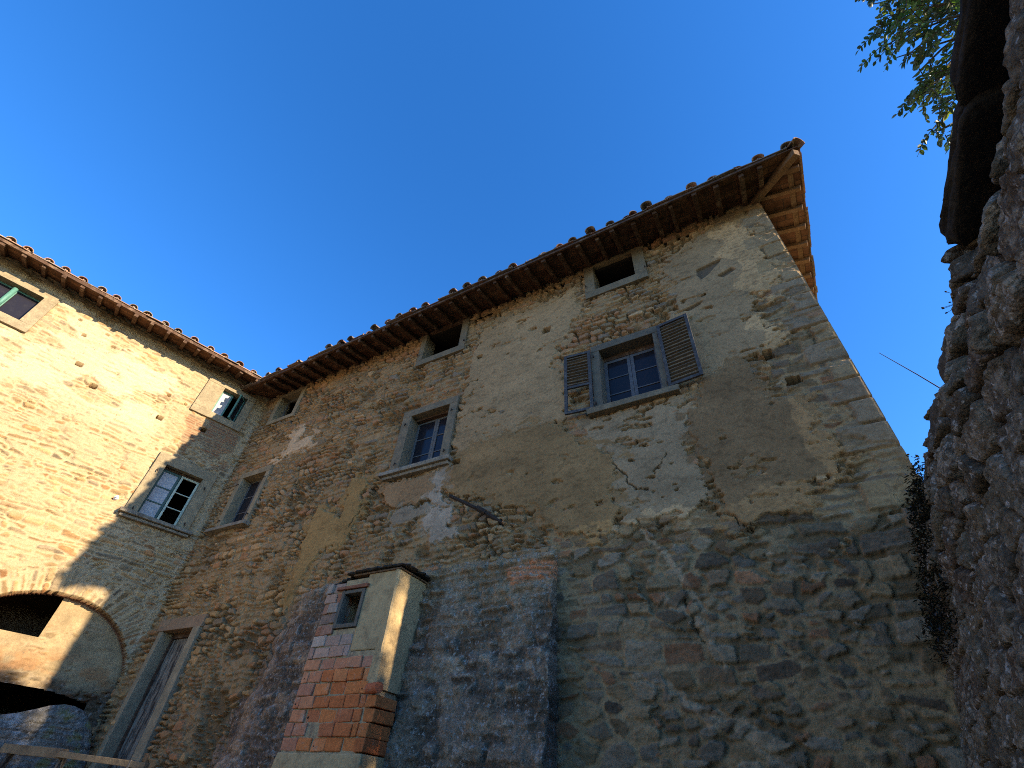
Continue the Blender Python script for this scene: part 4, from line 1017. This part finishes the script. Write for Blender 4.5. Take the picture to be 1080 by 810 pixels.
    X = -V; Zr = z.reshape(V.shape)
    xc = (X[:-1, :-1] + X[1:, 1:]) / 2; zc = (Zr[:-1, :-1] + Zr[1:, 1:]) / 2; vc = -xc
    keep = np.ones(xc.shape, bool)
    for (a, b, cc, e) in OPEN_B.values():
        keep &= ~((xc > a - 0.05) & (xc < b + 0.05) & (zc > cc - 0.05) & (zc < e + 0.05))
    keep &= ~((vc > 1.69) & (vc < 2.75) & (zc > 3.63) & (zc < arch_z(vc) - 0.03))
    keep &= ~((vc > 0.36) & (vc < 2.95) & (zc < arch2_z(vc) + 0.025 * (fbm(vc / 0.12, vc * 0, 440, 3) - 0.5)))
    grid_mesh('wall', X, -h2.reshape(V.shape), Zr, np.clip(c2, 0.01, 0.9), M['masonry'], wing, keep)
wing_wall()
room(wing, -2.75, -1.69, 3.6, 4.4, 1.6, 0.26, 'loft_opening', 'dim_room'); room(wing, -2.95, -0.30, 0.6, 2.86, 2.0, 0.26, 'arched_opening', 'dim_room')
plain_wall('wall', lambda a, h: (-7.85 - a, -h), 6.0, 0, 10.8, 431, wing, 0.04)
plain_wall('wall', lambda a, h: (-13.8 - h, a), 6.0, 0, 10.8, 432, wing, 0.1)
mb = MB(); mb.box(-13.7, 1.5, 0.3, 6.0, 10.66, 10.74); mb.build('ceiling', M['dark_room'], wing)
mb = MB(); mb.box(-13.7, 3.5, 5.9, 6.0, 0, 10.6); mb.build('wall', M['masonry'], wing)

colsB = [-0.5, -0.92] + [-x for x in (1.34, 1.73, 2.13, 2.58, 2.99, 3.36, 3.76, 4.1, 4.48, 4.84, 5.22, 5.6, 5.96, 6.36, 6.72, 7.1, 7.5, 7.9, 8.3, 8.7, 9.1, 9.5, 9.9, 10.3, 10.7, 11.1, 11.5, 11.9, 12.3)]
colsB = [0.8, 0.4, -0.05] + colsB
mbB = tiled_slope(wing, lambda s, t: (s, -OVB + t), sorted(colsB), 3.6, lambda s: ZB + 0.004 * (s + 3), lambda s, t: True, (0, -SL, 1), 0.02)
zr = ZB - 0.1
mbB.hexa([(-13.9, 7.0, zr - 0.03), (2, 7.0, zr - 0.03), (2, 2.9, zr + 3.6 * SL - 0.03), (-13.9, 2.9, zr + 3.6 * SL - 0.03), (-13.9, 7.0, zr), (2, 7.0, zr), (2, 2.9, zr + 3.6 * SL), (-13.9, 2.9, zr + 3.6 * SL)], TILEC[1])
roofB = mbB.build('roof', M['tile'], wing)
zb = ZB - PLANK
board(roofB, [(-13.9, -OVB + e, zb + e * SL - 0.04), (0.35, -OVB + e, zb + e * SL), (0.35, 2.9, zb + 3.6 * SL), (-13.9, 2.9, zb + 3.6 * SL - 0.04)], 0.03)
for k in range(32):
    x = -1.14 - 0.40 * (k - 2) + random.uniform(-0.03, 0.03)
    if x < -12.5: break
    zz = zb - 0.03 - 0.05 + 0.004 * (x + 3)
    t0 = random.uniform(0.0, 0.07)
    rafter(roofB, (x, -OVB + t0, zz + t0 * SL), (x, 0.4, zz + 1.1 * SL), 0.085, 0.10, 'old_wood')
mb = MB(); mb.bar((-12.6, -OVB + 0.03, zb - 0.05), (-0.3, -OVB + 0.03, zb - 0.005), 0.045, 0.09); mb.build('eave_batten', M['old_wood'], roofB, 0.004)

# wing windows
x0, x1, z0, z1 = OPEN_B['BU']
mb = MB(); ring(mb, x0, x1, z0, z1, 0.46, 0.22, 0.15, 0.20, -0.06, 0.24); b = mb.build('window', M['sand_frame'], wing, 0.006)
sash(b, x0, -0.93, z0, z1, 0.10, 1, 'green_paint', fw=0.045, glass='pale_pane'); sash(b, -0.925, x1, z0, z1, 0.10, 1, 'green_paint', fw=0.045, yaw=0.9, hinge='r')
room(b, x0, x1, z0, z1)
x0, x1, z0, z1 = OPEN_B['B3']
mb = MB(); ring(mb, x0, x1, z0, z1, 0.26, 0.27, 0.26, 0.0, -0.06, 0.24); b = mb.build('window', M['sand_frame'], wing, 0.006)
mb = MB(); mb.box(x0 - 0.33, x1 + 0.38, -0.18, 0.2, z0 - 0.085, z0 - 0.002, jit=0.01); mb.box(x0 - 0.28, x1 + 0.33, -0.12, 0.2, z0 - 0.15, z0 - 0.087, jit=0.01); mb.build('sill', M['sill'], b, 0.012)
sash(b, x0, -1.01, z0, z1 - 0.05, 0.12, 3, 'dark_green', fw=0.055, bw=0.034, glass='pale_pane', name='sash')
sash(b, -1.00, x1, z0, z1 - 0.05, 0.11, 3, 'pale_green', fw=0.05, glass=False)
mb = MB(); mb.box(x0, x1, 0.10, 0.2, z1 - 0.05, z1 - 0.002); mb.build('transom', M['old_wood'], b)
hooks(b, [(x0 - 0.12, z0 + 0.1), (x0 - 0.12, z1 - 0.2), (x1 + 0.12, z0 + 0.15), (x1 + 0.12, z1 - 0.2)]); room(b, x0, x1, z0, z1)
x0, x1, z0, z1 = OPEN_B['B1']
mb = MB(); ring(mb, x0, x1, z0, z1, 0.25, 0.25, 0.20, 0.22, -0.06, 0.24); b = mb.build('window', M['sand_frame'], wing, 0.006)
sash(b, x0, -6.14, z0, z1, 0.14, 1, 'green_paint', fw=0.05); sash(b, -6.13, x1, z0, z1, 0.14, 1, 'green_paint', fw=0.05); room(b, x0, x1, z0, z1)
mb = MB(); mb.tube([(-6.13, 0.06, z0), (-6.13, 0.06, z1 - 0.06)], 0.05, 10); mb.build('mullion', M['green_paint'], b, smooth=True)
# white insulator beside the sunlit sill
mb = MB(); mb.tube([(-1.95, 0.0, 6.42), (-1.95, -0.07, 6.44)], 0.045, 10, (0.8, 0.8, 0.8)); mb.tube([(-1.95, -0.07, 6.44), (-1.95, -0.12, 6.45)], 0.028, 10, (0.8, 0.8, 0.8)); mb.build('insulator', M['brick'], wing)

# low rounded stone parapet in front of the arched opening
par = thing('low_stone_wall', 'low lichen-grey stone parapet before the dark arched opening', 'wall', (-12.45, 6, 0), bx)
def parapet():
    vs = np.array([-0.02, 0.02, 0.1, 0.2, 0.32, 0.45, 0.6, 0.75, 0.95, 1.15, 1.35, 1.6, 2.0, 3.0, 4.2]); zt_ = np.array([1.9, 2.05, 2.25, 2.40, 2.52, 2.60, 2.64, 2.645, 2.60, 2.51, 2.43, 2.36, 2.3, 2.25, 2.2])
    st = 0.02
    vv = np.arange(-0.02, 4.2, st)[::-1]; k = np.linspace(0, 1, 120)
    V, K = np.meshgrid(vv, k); v = V.ravel(); kk = K.ravel()
    top = np.interp(v, vs, zt_)
    # profile: up the front, over the rounded top, down the back
    s = np.clip(kk / 0.8, 0, 1); z = 0.9 + (top - 0.9) * np.where(kk < 0.8, s, 1) - np.where(kk >= 0.8, ((kk - 0.8) / 0.2) ** 2 * 0.25, 0)
    y = -0.42 + np.where(kk < 0.7, 0, ((kk - 0.7) / 0.3) ** 1.5 * 0.40)
    d, q, lx, lz = rubble(v, z, 441, (0.08, 0.2), (0.14, 0.5), 0.06)
    hs = sstep(0, 0.03, d - 0.012)
    n = fbm(v / 0.06, z / 0.05, 442, 4, 0.65)
    h = 0.03 * hs + 0.04 * (n - 0.5)
    c = pick([(0.15, 0.135, 0.11), (0.12, 0.11, 0.095), (0.18, 0.155, 0.12), (0.14, 0.13, 0.115)], q[:, 7]) * (0.6 + 0.8 * n)[:, None]
    c = mixc(c, (0.33, 0.31, 0.285), sstep(0.5, 0.64, fbm(v / 0.12, z / 0.07, 443, 4, 0.7)) * sstep(0.75, 1.1, v) * 0.85)
    c = mixc(c, (0.16, 0.15, 0.05), sstep(0.5, 0.65, fbm(v / 0.2, z / 0.2, 444, 4)) * sstep(1.0, 0.6, v) * 0.8)
    grid_mesh('stone_face', -V, (y - h).reshape(V.shape), z.reshape(V.shape), np.clip(c, 0.01, 0.9), M['rough_masonry'], par)
parapet()

# wooden rail in front of it
rail = thing('wooden_rail', 'weathered timber rail with post at the foot of the sunlit wing', 'railing', (-11.0, 4.6, 0))
mb = MB(); mb.bar((0.8 - 1.62, -0.1, 1.93), (0.55, 0.15, 1.905), 0.12, 0.12, w2=0.11); mb.bar((0.50, 0.10, 1.90), (2.3, 0.46, 1.83), 0.085, 0.075)
mb.build('rail', M['pale_wood'], rail, 0.006)
for (px, py, lean) in ((-0.70, -0.02, 0.25), (0.5, 0.2, 0.0), (2.0, 0.40, 0.0)):
    mb = MB(); mb.bar((px - lean, py, 0.98), (px, py, 1.885), 0.08, 0.08, up=(0, 1, 0)); mb.build('post', M['door_wood'], rail, 0.006)

# ==================================================================== RUBBLE RETAINING WALL ON THE RIGHT
rw = thing('retaining_wall', 'dark rough boulder wall with overhanging coping beside the camera', 'wall', (1.4, 3.0, 0), -math.pi / 2)
# local x = 3 - y(world) ; local y points into the bank (+x world)
TOPZ = 4.34
def rface(n, z):
    """world x of the face before stones"""
    f = 1.42 - 0.28 * (4.4 - z)
    f = np.where(z < 1.7, 1.42 - 0.28 * 2.7 + 0.04 * (z - 1.7), f)
    return f + 0.28 * sstep(2.62, 2.40, n) * sstep(3.80, 4.15, z) + (0.03 + 0.09 * sstep(4.6, 3.8, n)) * sstep(3.6, 4.25, z)
def retaining():
    st = 0.011
    ns = np.concatenate([np.arange(-4.0, 0.7, 0.035), np.arange(0.7, 6.02, st)])[::-1]
    zs = np.arange(0.9, TOPZ, st)
    back = np.linspace(0, 1, 14)[1:]
    Nn, Z = np.meshgrid(ns, zs); n = Nn.ravel(); z = Z.ravel()
    top_j = 0.10 * (fbm(n / 0.5, n * 0, 501, 3) - 0.5)
    wz = z + 0.10 * (fbm(n / 0.5, z / 0.5, 502, 3) - 0.5); wn = n + 0.12 * (fbm(n / 0.4, z / 0.4, 503, 3) - 0.5)
    f1, e1, q, vx, vz = worley(wn / 1.25, wz / 0.9, 0.25, 511)
    f2, e2, q2, vx2, vz2 = worley(wn, wz, 0.085, 512)
    dome = sstep(0.0, 0.060, e1)
    big = 0.095 * dome ** 0.8 * (0.55 + 0.9 * q[:, 3]) + (q[:, 4] - 0.5) * 0.35 * vx * dome + (q[:, 5] - 0.5) * 0.45 * vz * dome
    gaps = sstep(0.03, 0.0, e1) * 0.07
    small = 0.03 * sstep(0, 0.03, e2) * (1 - 0.6 * dome)
    rough = 0.045 * (fbm(n / 0.10, z / 0.07, 513, 5, 0.6) - 0.5) + 0.016 * (fbm(n / 0.02, z / 0.02, 514, 3) - 0.5)
    bulge = 0.10 * (fbm(n / 0.9, z / 0.7, 515, 3) - 0.5)
    up_ = sstep(3.0, 3.6, z + 0.5 * (fbm(n / 0.6, z / 0.6, 521, 2) - 0.5))
    h = big * (0.30 + 0.60 * up_) - gaps * (0.3 + 0.6 * up_) + small * 0.8 + rough * 0.9 + bulge
    col = pick([(0.125, 0.10, 0.078), (0.10, 0.085, 0.07), (0.145, 0.115, 0.085), (0.115, 0.097, 0.08), (0.135, 0.117, 0.094), (0.115, 0.085, 0.066)], q[:, 2]) * (0.55 + 0.9 * fbm(n / 0.06, z / 0.05, 516, 5, 0.65))[:, None]
    col = col * (0.25 + 0.75 * sstep(0.0, 0.03, e1))[:, None] * (0.55 + 0.45 * sstep(0, 0.015, e2))[:, None]
    lich = sstep(0.50, 0.60, fbm(n / 0.07, z / 0.05, 517, 5, 0.7)) * sstep(0.34, 0.52, fbm(n / 0.45, z / 0.4, 518, 3)) * sstep(-0.02, 0.06, h)
    col = mixc(col, (0.29, 0.255, 0.225), lich * 0.9)
    red = sstep(0.55, 0.7, fbm(n / 0.25, z / 0.2, 519, 4)); col = mixc(col, (0.075, 0.035, 0.028), red * 0.15)
    x = rface(n, z) - h + 0.04
    X = x.reshape(Nn.shape); 
    Zs = Z + (top_j.reshape(Nn.shape)) * sstep(3.6, 4.34, Z)
    # broken top: round over to the back
    Xb = np.vstack([X] + [X[-1:] + 0.9 * b for b in back]); Nb = np.vstack([Nn] + [Nn[-1:]] * 13)
    bump = 0.10 * (fbm(Nb[-13:] / 0.16, Xb[-13:] / 0.16, 520, 4) - 0.35)
    Zb = np.vstack([Zs] + [Zs[-1:] + 0.0 * b for b in back]); Zb[-13:] += bump * (back * 0 + 1)[:, None] * np.minimum(1, back * 6)[:, None]
    cb = np.vstack([col.reshape(Nn.shape + (3,)), np.tile(col.reshape(Nn.shape + (3,))[-1:], (13, 1, 1))]).reshape(-1, 3)
    grid_mesh('stonework', 3.0 - Nb, Xb - 1.4, Zb, np.clip(cb * np.array([0.92, 0.87, 0.74]), 0.006, 0.9), M['rough_masonry'], rw)
retaining()

def boulder(name, c, r, seed, mat, parent, k=4.0, sub=56):
    th = np.linspace(0, np.pi, sub // 2 + 1); ph = np.linspace(0, 2 * np.pi, sub + 1)
    P, T = np.meshgrid(ph, th)
    dx = np.sin(T) * np.cos(P); dy = np.sin(T) * np.sin(P); dz = np.cos(T)
    m = (np.abs(dx) ** k + np.abs(dy) ** k + np.abs(dz) ** k) ** (-1 / k)
    nn = fbm(dx * 1.6 + 5 + dz, dy * 1.6 + 9 - dz * 0.7, seed, 4) - 0.5
    n2 = fbm(dx * 6 + 5 + dz * 5, dy * 6 + 9 - dz * 4, seed + 3, 3) - 0.5
    nn[:, -1] = nn[:, 0]; n2[:, -1] = n2[:, 0]
    s = m * (0.95 + (0.45 if k < 6 else 0.22) * nn + 0.10 * n2)
    C = np.ones((dx.size, 3))
    return grid_mesh(name, c[0] + dx * s * r[0], c[1] + dy * s * r[1], c[2] + dz * s * r[2], C, M[mat], parent, smooth=False)
# coping stones jutting out over the near part (local coordinates: x = 3 - n, y = x_world - 1.4)
for (n, xw, z, rn, rx, rz, sd, nm, kk) in ((1.08, 1.76, 4.37, 0.66, 0.41, 0.06, 601, 'coping_slab', 14), (2.14, 1.76, 4.345, 0.49, 0.40, 0.06, 602, 'coping_slab', 11),
                                       (0.0, 1.78, 4.40, 0.50, 0.40, 0.06, 606, 'coping_slab', 12), (2.94, 1.67, 4.18, 0.26, 0.24, 0.11, 603, 'coping_slab', 4), (2.62, 1.68, 4.10, 0.22, 0.22, 0.16, 608, 'coping_slab', 4), (3.55, 1.60, 4.16, 0.30, 0.24, 0.15, 604, 'coping_slab', 4), (4.3, 1.59, 4.18, 0.38, 0.22, 0.14, 605, 'coping_slab', 4), (5.2, 1.55, 4.16, 0.40, 0.22, 0.14, 607, 'coping_slab', 4)):
    boulder(nm, (3.0 - n, xw - 1.4, z), (rn, rx, rz), sd, 'coping' if kk > 5 else 'bank_stone', rw, kk)

# bank held by the wall
mb = MB(); mb.box(1.75, 70, -40, 5.9, 0.0, 4.2); mb.box(1.6, 70, 5.9, 60, 0.0, 4.2)
o = mb.build('terrain', M['grassy']); o['kind'] = 'structure'

# ------------------------------------------------------------------ plants
def leaf_cards(mb, c, n, up, L, W_, col):
    """one small folded leaf"""
    c = Vector(c); d = Vector(n).normalized(); u = Vector(up)
    s = d.cross(u)
    if s.length < 1e-4: s = d.cross(Vector((1, 0, 0)))
    s.normalize(); u = s.cross(d).normalized()
    b = len(mb.v)
    pts = [c, c + d * L * 0.3 + s * W_ * 0.42 + u * W_ * 0.12, c + d * L * 0.7 + s * W_ * 0.38 + u * W_ * 0.12, c + d * L, c + d * L * 0.7 - s * W_ * 0.38 + u * W_ * 0.12, c + d * L * 0.3 - s * W_ * 0.42 + u * W_ * 0.12, c + d * L * 0.5]
    mb.v += [tuple(p) for p in pts]; mb.c += [col] * 7
    for a in (0, 1, 2, 3, 4, 5): mb.f.append((b + 6, b + a, b + (a + 1) % 6))

def leafcol(g):
    k = g.random()
    base = (0.065, 0.085, 0.05) if k < 0.4 else ((0.105, 0.13, 0.05) if k < 0.8 else (0.22, 0.21, 0.07))
    f = g.uniform(0.7, 1.3); return tuple(x * f for x in base)

def sprig(leaves, twigs, a, d, L, g, ll=0.075, nl=9):
    """a drooping compound leaf: stalk with paired leaflets"""
    a = Vector(a); d = Vector(d).normalized(); pts = []
    p = a.copy(); dd = d.copy()
    for i in range(6):
        pts.append(p.copy()); dd = (dd + Vector((g.uniform(-.1, .1), g.uniform(-.1, .1), -0.16))).normalized(); p = p + dd * L / 5
    twigs.tube(pts, [0.003] * 5 + [0.002], 4, (0.10, 0.09, 0.04))
    col = leafcol(g)
    for i in range(nl):
        t = 0.2 + 0.8 * i / (nl - 1); k = min(int(t * 5), 4); q = pts[k].lerp(pts[k + 1], t * 5 - k) if k < 5 else pts[5]
        ax = (pts[min(k + 1, 5)] - pts[k]).normalized(); side = ax.cross(Vector((0, 0, 1))).normalized()
        for sg in ((1, -1) if i < nl - 1 else (0,)):
            dr = ax * 0.65 + side * sg * 0.9 + Vector((g.uniform(-.35, .35), g.uniform(-.35, .35), g.uniform(-.55, .15)))
            c2 = tuple(x * g.uniform(0.8, 1.25) for x in col)
            leaf_cards(leaves, q, dr, (g.uniform(-.5, .5), g.uniform(-.5, .5), 1), ll * g.uniform(0.75, 1.2), ll * g.uniform(0.40, 0.62), c2)

CAMP = Vector((0, 0, 1.6))
def ash_tree():
    g = random.Random(11)
    base = Vector((3.6, 2.2, 4.1))
    t = thing('ash_tree', 'leafy green tree overhanging the top of the dark wall', 'tree', base)
    tr = MB(); L = MB()
    crown = Vector((2.9, 2.5, 6.6))
    trunk = [base, base + Vector((-0.1, 0.05, 0.7)), base + Vector((-0.25, 0.1, 1.5)), base + Vector((-0.5, 0.2, 2.4)), base + Vector((-0.6, 0.25, 3.3))]
    tr.tube(trunk, [0.12, 0.10, 0.085, 0.06, 0.03], 10)
    # boughs reaching out over the wall: tips given as (x, n/x, (z-1.6)/x) directions from which the clusters were measured
    tips = [(1.95, 1.06, 2.55), (2.05, 1.12, 2.62), (1.9, 1.12, 2.48), (2.0, 1.02, 2.42), (2.1, 0.98, 2.36), (2.0, 0.95, 2.30), (1.9, 1.04, 2.30), (1.95, 1.10, 2.40), (1.9, 1.27, 2.22), (1.95, 1.22, 2.20), (1.9, 1.33, 2.16), (1.95, 1.30, 2.24), (1.9, 1.38, 2.10), (2.05, 1.18, 2.12), (2.0, 1.08, 2.18), (2.15, 0.90, 2.3), (2.2, 0.85, 2.5), (2.0, 1.0, 2.55), (2.1, 0.92, 2.55), (1.9, 1.13, 2.66), (1.85, 1.20, 2.60), (2.0, 1.05, 2.72), (1.9, 1.0, 2.66), (1.85, 1.16, 2.36), (1.9, 1.2, 2.46), (1.85, 1.3, 2.27), (1.85, 1.24, 2.32), (1.9, 1.42, 2.16)]
    root0 = [trunk[1], trunk[2], trunk[3]]
    for i, (x, n, z) in enumerate(tips):
        tip = Vector((x, n * x, 1.6 + z * x))
        s = root0[i % 3]; mid = s.lerp(tip, 0.55) + Vector((0, 0, 0.22))
        if i >= 8: mid = s.lerp(tip, 0.5) + Vector((0.1, 0, 0.25))
        tr.tube([s, s.lerp(mid, 0.5) + Vector((0, 0, 0.08)), mid, mid.lerp(tip, 0.6) + Vector((0, 0, 0.04)), tip], [0.03, 0.022, 0.014, 0.008, 0.004], 6)
        for k in range(8 if 8 <= i <= 12 else 4):
            q = mid.lerp(tip, g.uniform(0.5, 1.0)) + Vector((g.uniform(-.06, .06), g.uniform(-.06, .06), g.uniform(-.05, .05)))
            d = Vector((g.uniform(-1, 0.3), g.uniform(-.8, .8), g.uniform(-.7, .4)))
            sprig(L, tr, q, d, g.uniform(0.18, 0.30), g, 0.055, 6)
    for i in range(130):                                    # the rest of the crown, over the bank
        v = Vector((g.gauss(0, 1), g.gauss(0, 1), g.gauss(0, 1))).normalized() * g.uniform(0.45, 1.0)
        tip = Vector((4.0, 2.2, 7.4)) + Vector((v.x * 1.5, v.y * 1.7, v.z * 1.5))
        s = trunk[2 + i % 3]
        tr.tube([s, s.lerp(tip, 0.5) + Vector((0, 0, 0.2)), tip], [0.02, 0.012, 0.004], 5)
        for k in range(4):
            sprig(L, tr, s.lerp(tip, g.uniform(0.7, 1.0)) + Vector((g.uniform(-.1, .1), g.uniform(-.1, .1), g.uniform(-.1, .1))), (g.uniform(-1, 1), g.uniform(-1, 1), g.uniform(-.6, .5)), g.uniform(0.2, 0.32), g, 0.07, 6)
    for m_ in (tr, L): m_.v = [tuple(Vector(p) - base) for p in m_.v]
    tr.build('trunk', M['bark'], t); L.build('crown', M['leaf'], t)
ash_tree()

# the big tree on the bank, beyond the picture, that shades the foot of the wing
def shade_tree(base, top, rad, seed, label):
    g = random.Random(seed); base = Vector(base)
    t = thing('bank_tree', label, 'tree', base)
    tr = MB(); L = MB()
    H = top - base.z
    tr.tube([(0, 0, -0.1), (0.1, 0, H * 0.3), (-0.05, 0.1, H * 0.6), (0, 0, H * 0.9)], [0.28, 0.2, 0.13, 0.04], 10)
    for i in range(110):
        v = Vector((g.gauss(0, 1), g.gauss(0, 1), g.gauss(0, 1))).normalized() * g.uniform(0.35, 1.0)
        tip = Vector((v.x * rad * 1.6, v.y * rad, H - 1.1 + v.z * 0.95))
        s = Vector((0, 0, H * g.uniform(0.6, 0.85)))
        tr.tube([s, s.lerp(tip, 0.5) + Vector((0, 0, 0.2)), tip], [0.05, 0.03, 0.008], 5)
        for k in range(130):
            q = tip + Vector((g.gauss(0, 0.35), g.gauss(0, 0.30), g.gauss(0, 0.2)))
            leaf_cards(L, q, (g.uniform(-1, 1), g.uniform(-1, 1), g.uniform(-1, .5)), (g.uniform(-.5, .5), g.uniform(-.5, .5), 1), g.uniform(0.14, 0.24), g.uniform(0.08, 0.13), leafcol(g))
    for (cx, cy, cz, sx, sy, sz, nl) in ((0.0, 1.12, 6.72, 0.7, 0.36, 0.30, 700), (0.3, 1.10, 7.75, 0.8, 0.40, 0.55, 130)):  # low boughs added to shade and dapple the closet corner
        tr.tube([(0, 0.05, cz - 0.8), (cx * 0.5, cy * 0.6, cz - 0.2), (cx, cy, cz)], [0.07, 0.045, 0.015], 6)
        for k in range(nl):
            q = (cx + g.gauss(0, sx), cy + g.gauss(0, sy) * 0.7, cz + g.gauss(0, sz) * 0.6)
            leaf_cards(L, q, (g.uniform(-1, 1), g.uniform(-1, 1), g.uniform(-1, .5)), (g.uniform(-.5, .5), g.uniform(-.5, .5), 1), g.uniform(0.14, 0.24), g.uniform(0.08, 0.13), leafcol(g))
    tr.build('trunk', M['bark'], t); L.build('crown', M['leaf'], t)

shade_tree((16, 5.6, 4.1), 14.5, 1.35, 33, 'tall unseen tree on the bank, crown shaped to shade the wing foot')

# tuft of ivy and moss where the two walls meet, and the dry stalk above
def wall_plants():
    g = random.Random(21)
    t = thing('wall_plant', 'dark bushy weed clinging between the two stone walls', 'plant', (1.25, 5.3, 3.2))
    st = MB(); L = MB()
    for i in range(330):
        z = g.uniform(2.9, 4.3); n = g.uniform(5.0, 5.95) ; x = float(rface(np.array(n), np.array(z))) - g.uniform(0.02, 0.10)
        for k in range(9):
            d = Vector((g.uniform(-1, 0.1), g.uniform(-.4, .9), g.uniform(-.6, .7)))
            c = g.choice([(0.018, 0.016, 0.010), (0.025, 0.024, 0.012), (0.035, 0.028, 0.015), (0.02, 0.014, 0.010)])
            q = Vector((x, n, z)) + Vector((g.gauss(0, .035), g.gauss(0, .06), g.gauss(0, .06)))
            leaf_cards(L, q, d, (0, 0, 1), g.uniform(0.025, 0.06), g.uniform(0.012, 0.03), c)
    for i in range(26):
        a = Vector((1.2, g.uniform(5.4, 5.9), g.uniform(3.55, 3.8)))
        st.tube([a, a + Vector((g.uniform(-.06, 0), g.uniform(-.02, .08), g.uniform(.03, .1)))], 0.003, 4, (0.30, 0.26, 0.16))
    for m_ in (st, L): m_.v = [tuple(Vector(p) - Vector((1.25, 5.3, 3.2))) for p in m_.v]
    st.build('dry_stems', M['brick'], t); L.build('foliage', M['moss'], t)
    o = Vector((1.52, 4.05, 4.20))
    t2 = thing('dry_stalk', 'single bare dry stalk leaning out from the wall top against the sky', 'plant', o)
    m = MB(); tip = Vector((1.165, 3.82, 4.67)); m.tube([(0, 0, 0), ((tip - o) * 0.5 + Vector((0, 0, 0.012))), (tip - o)], [0.005, 0.004, 0.0022], 5); m.build('stalk', M['iron'], t2)
    # small grasses along the wall top
    for j, (n, lab) in enumerate(((2.95, 'tiny dry seed heads on the wall top below the lowest coping'),)):
        o = Vector((1.50, n + 0.05, 4.22)); t3 = thing('dry_grass', lab, 'plant', o); m = MB()
        for k in range(5):
            p = Vector((-g.uniform(.05, .12), g.uniform(-.03, .10), g.uniform(0.02, .12)))
            m.tube([(0, 0, 0), p * 0.6 + Vector((0, 0, .01)), p], 0.0015, 4); m.tube([p, p * 1.08], 0.005, 5)
        m.build('seed_heads', M['iron'], t3)
wall_plants()
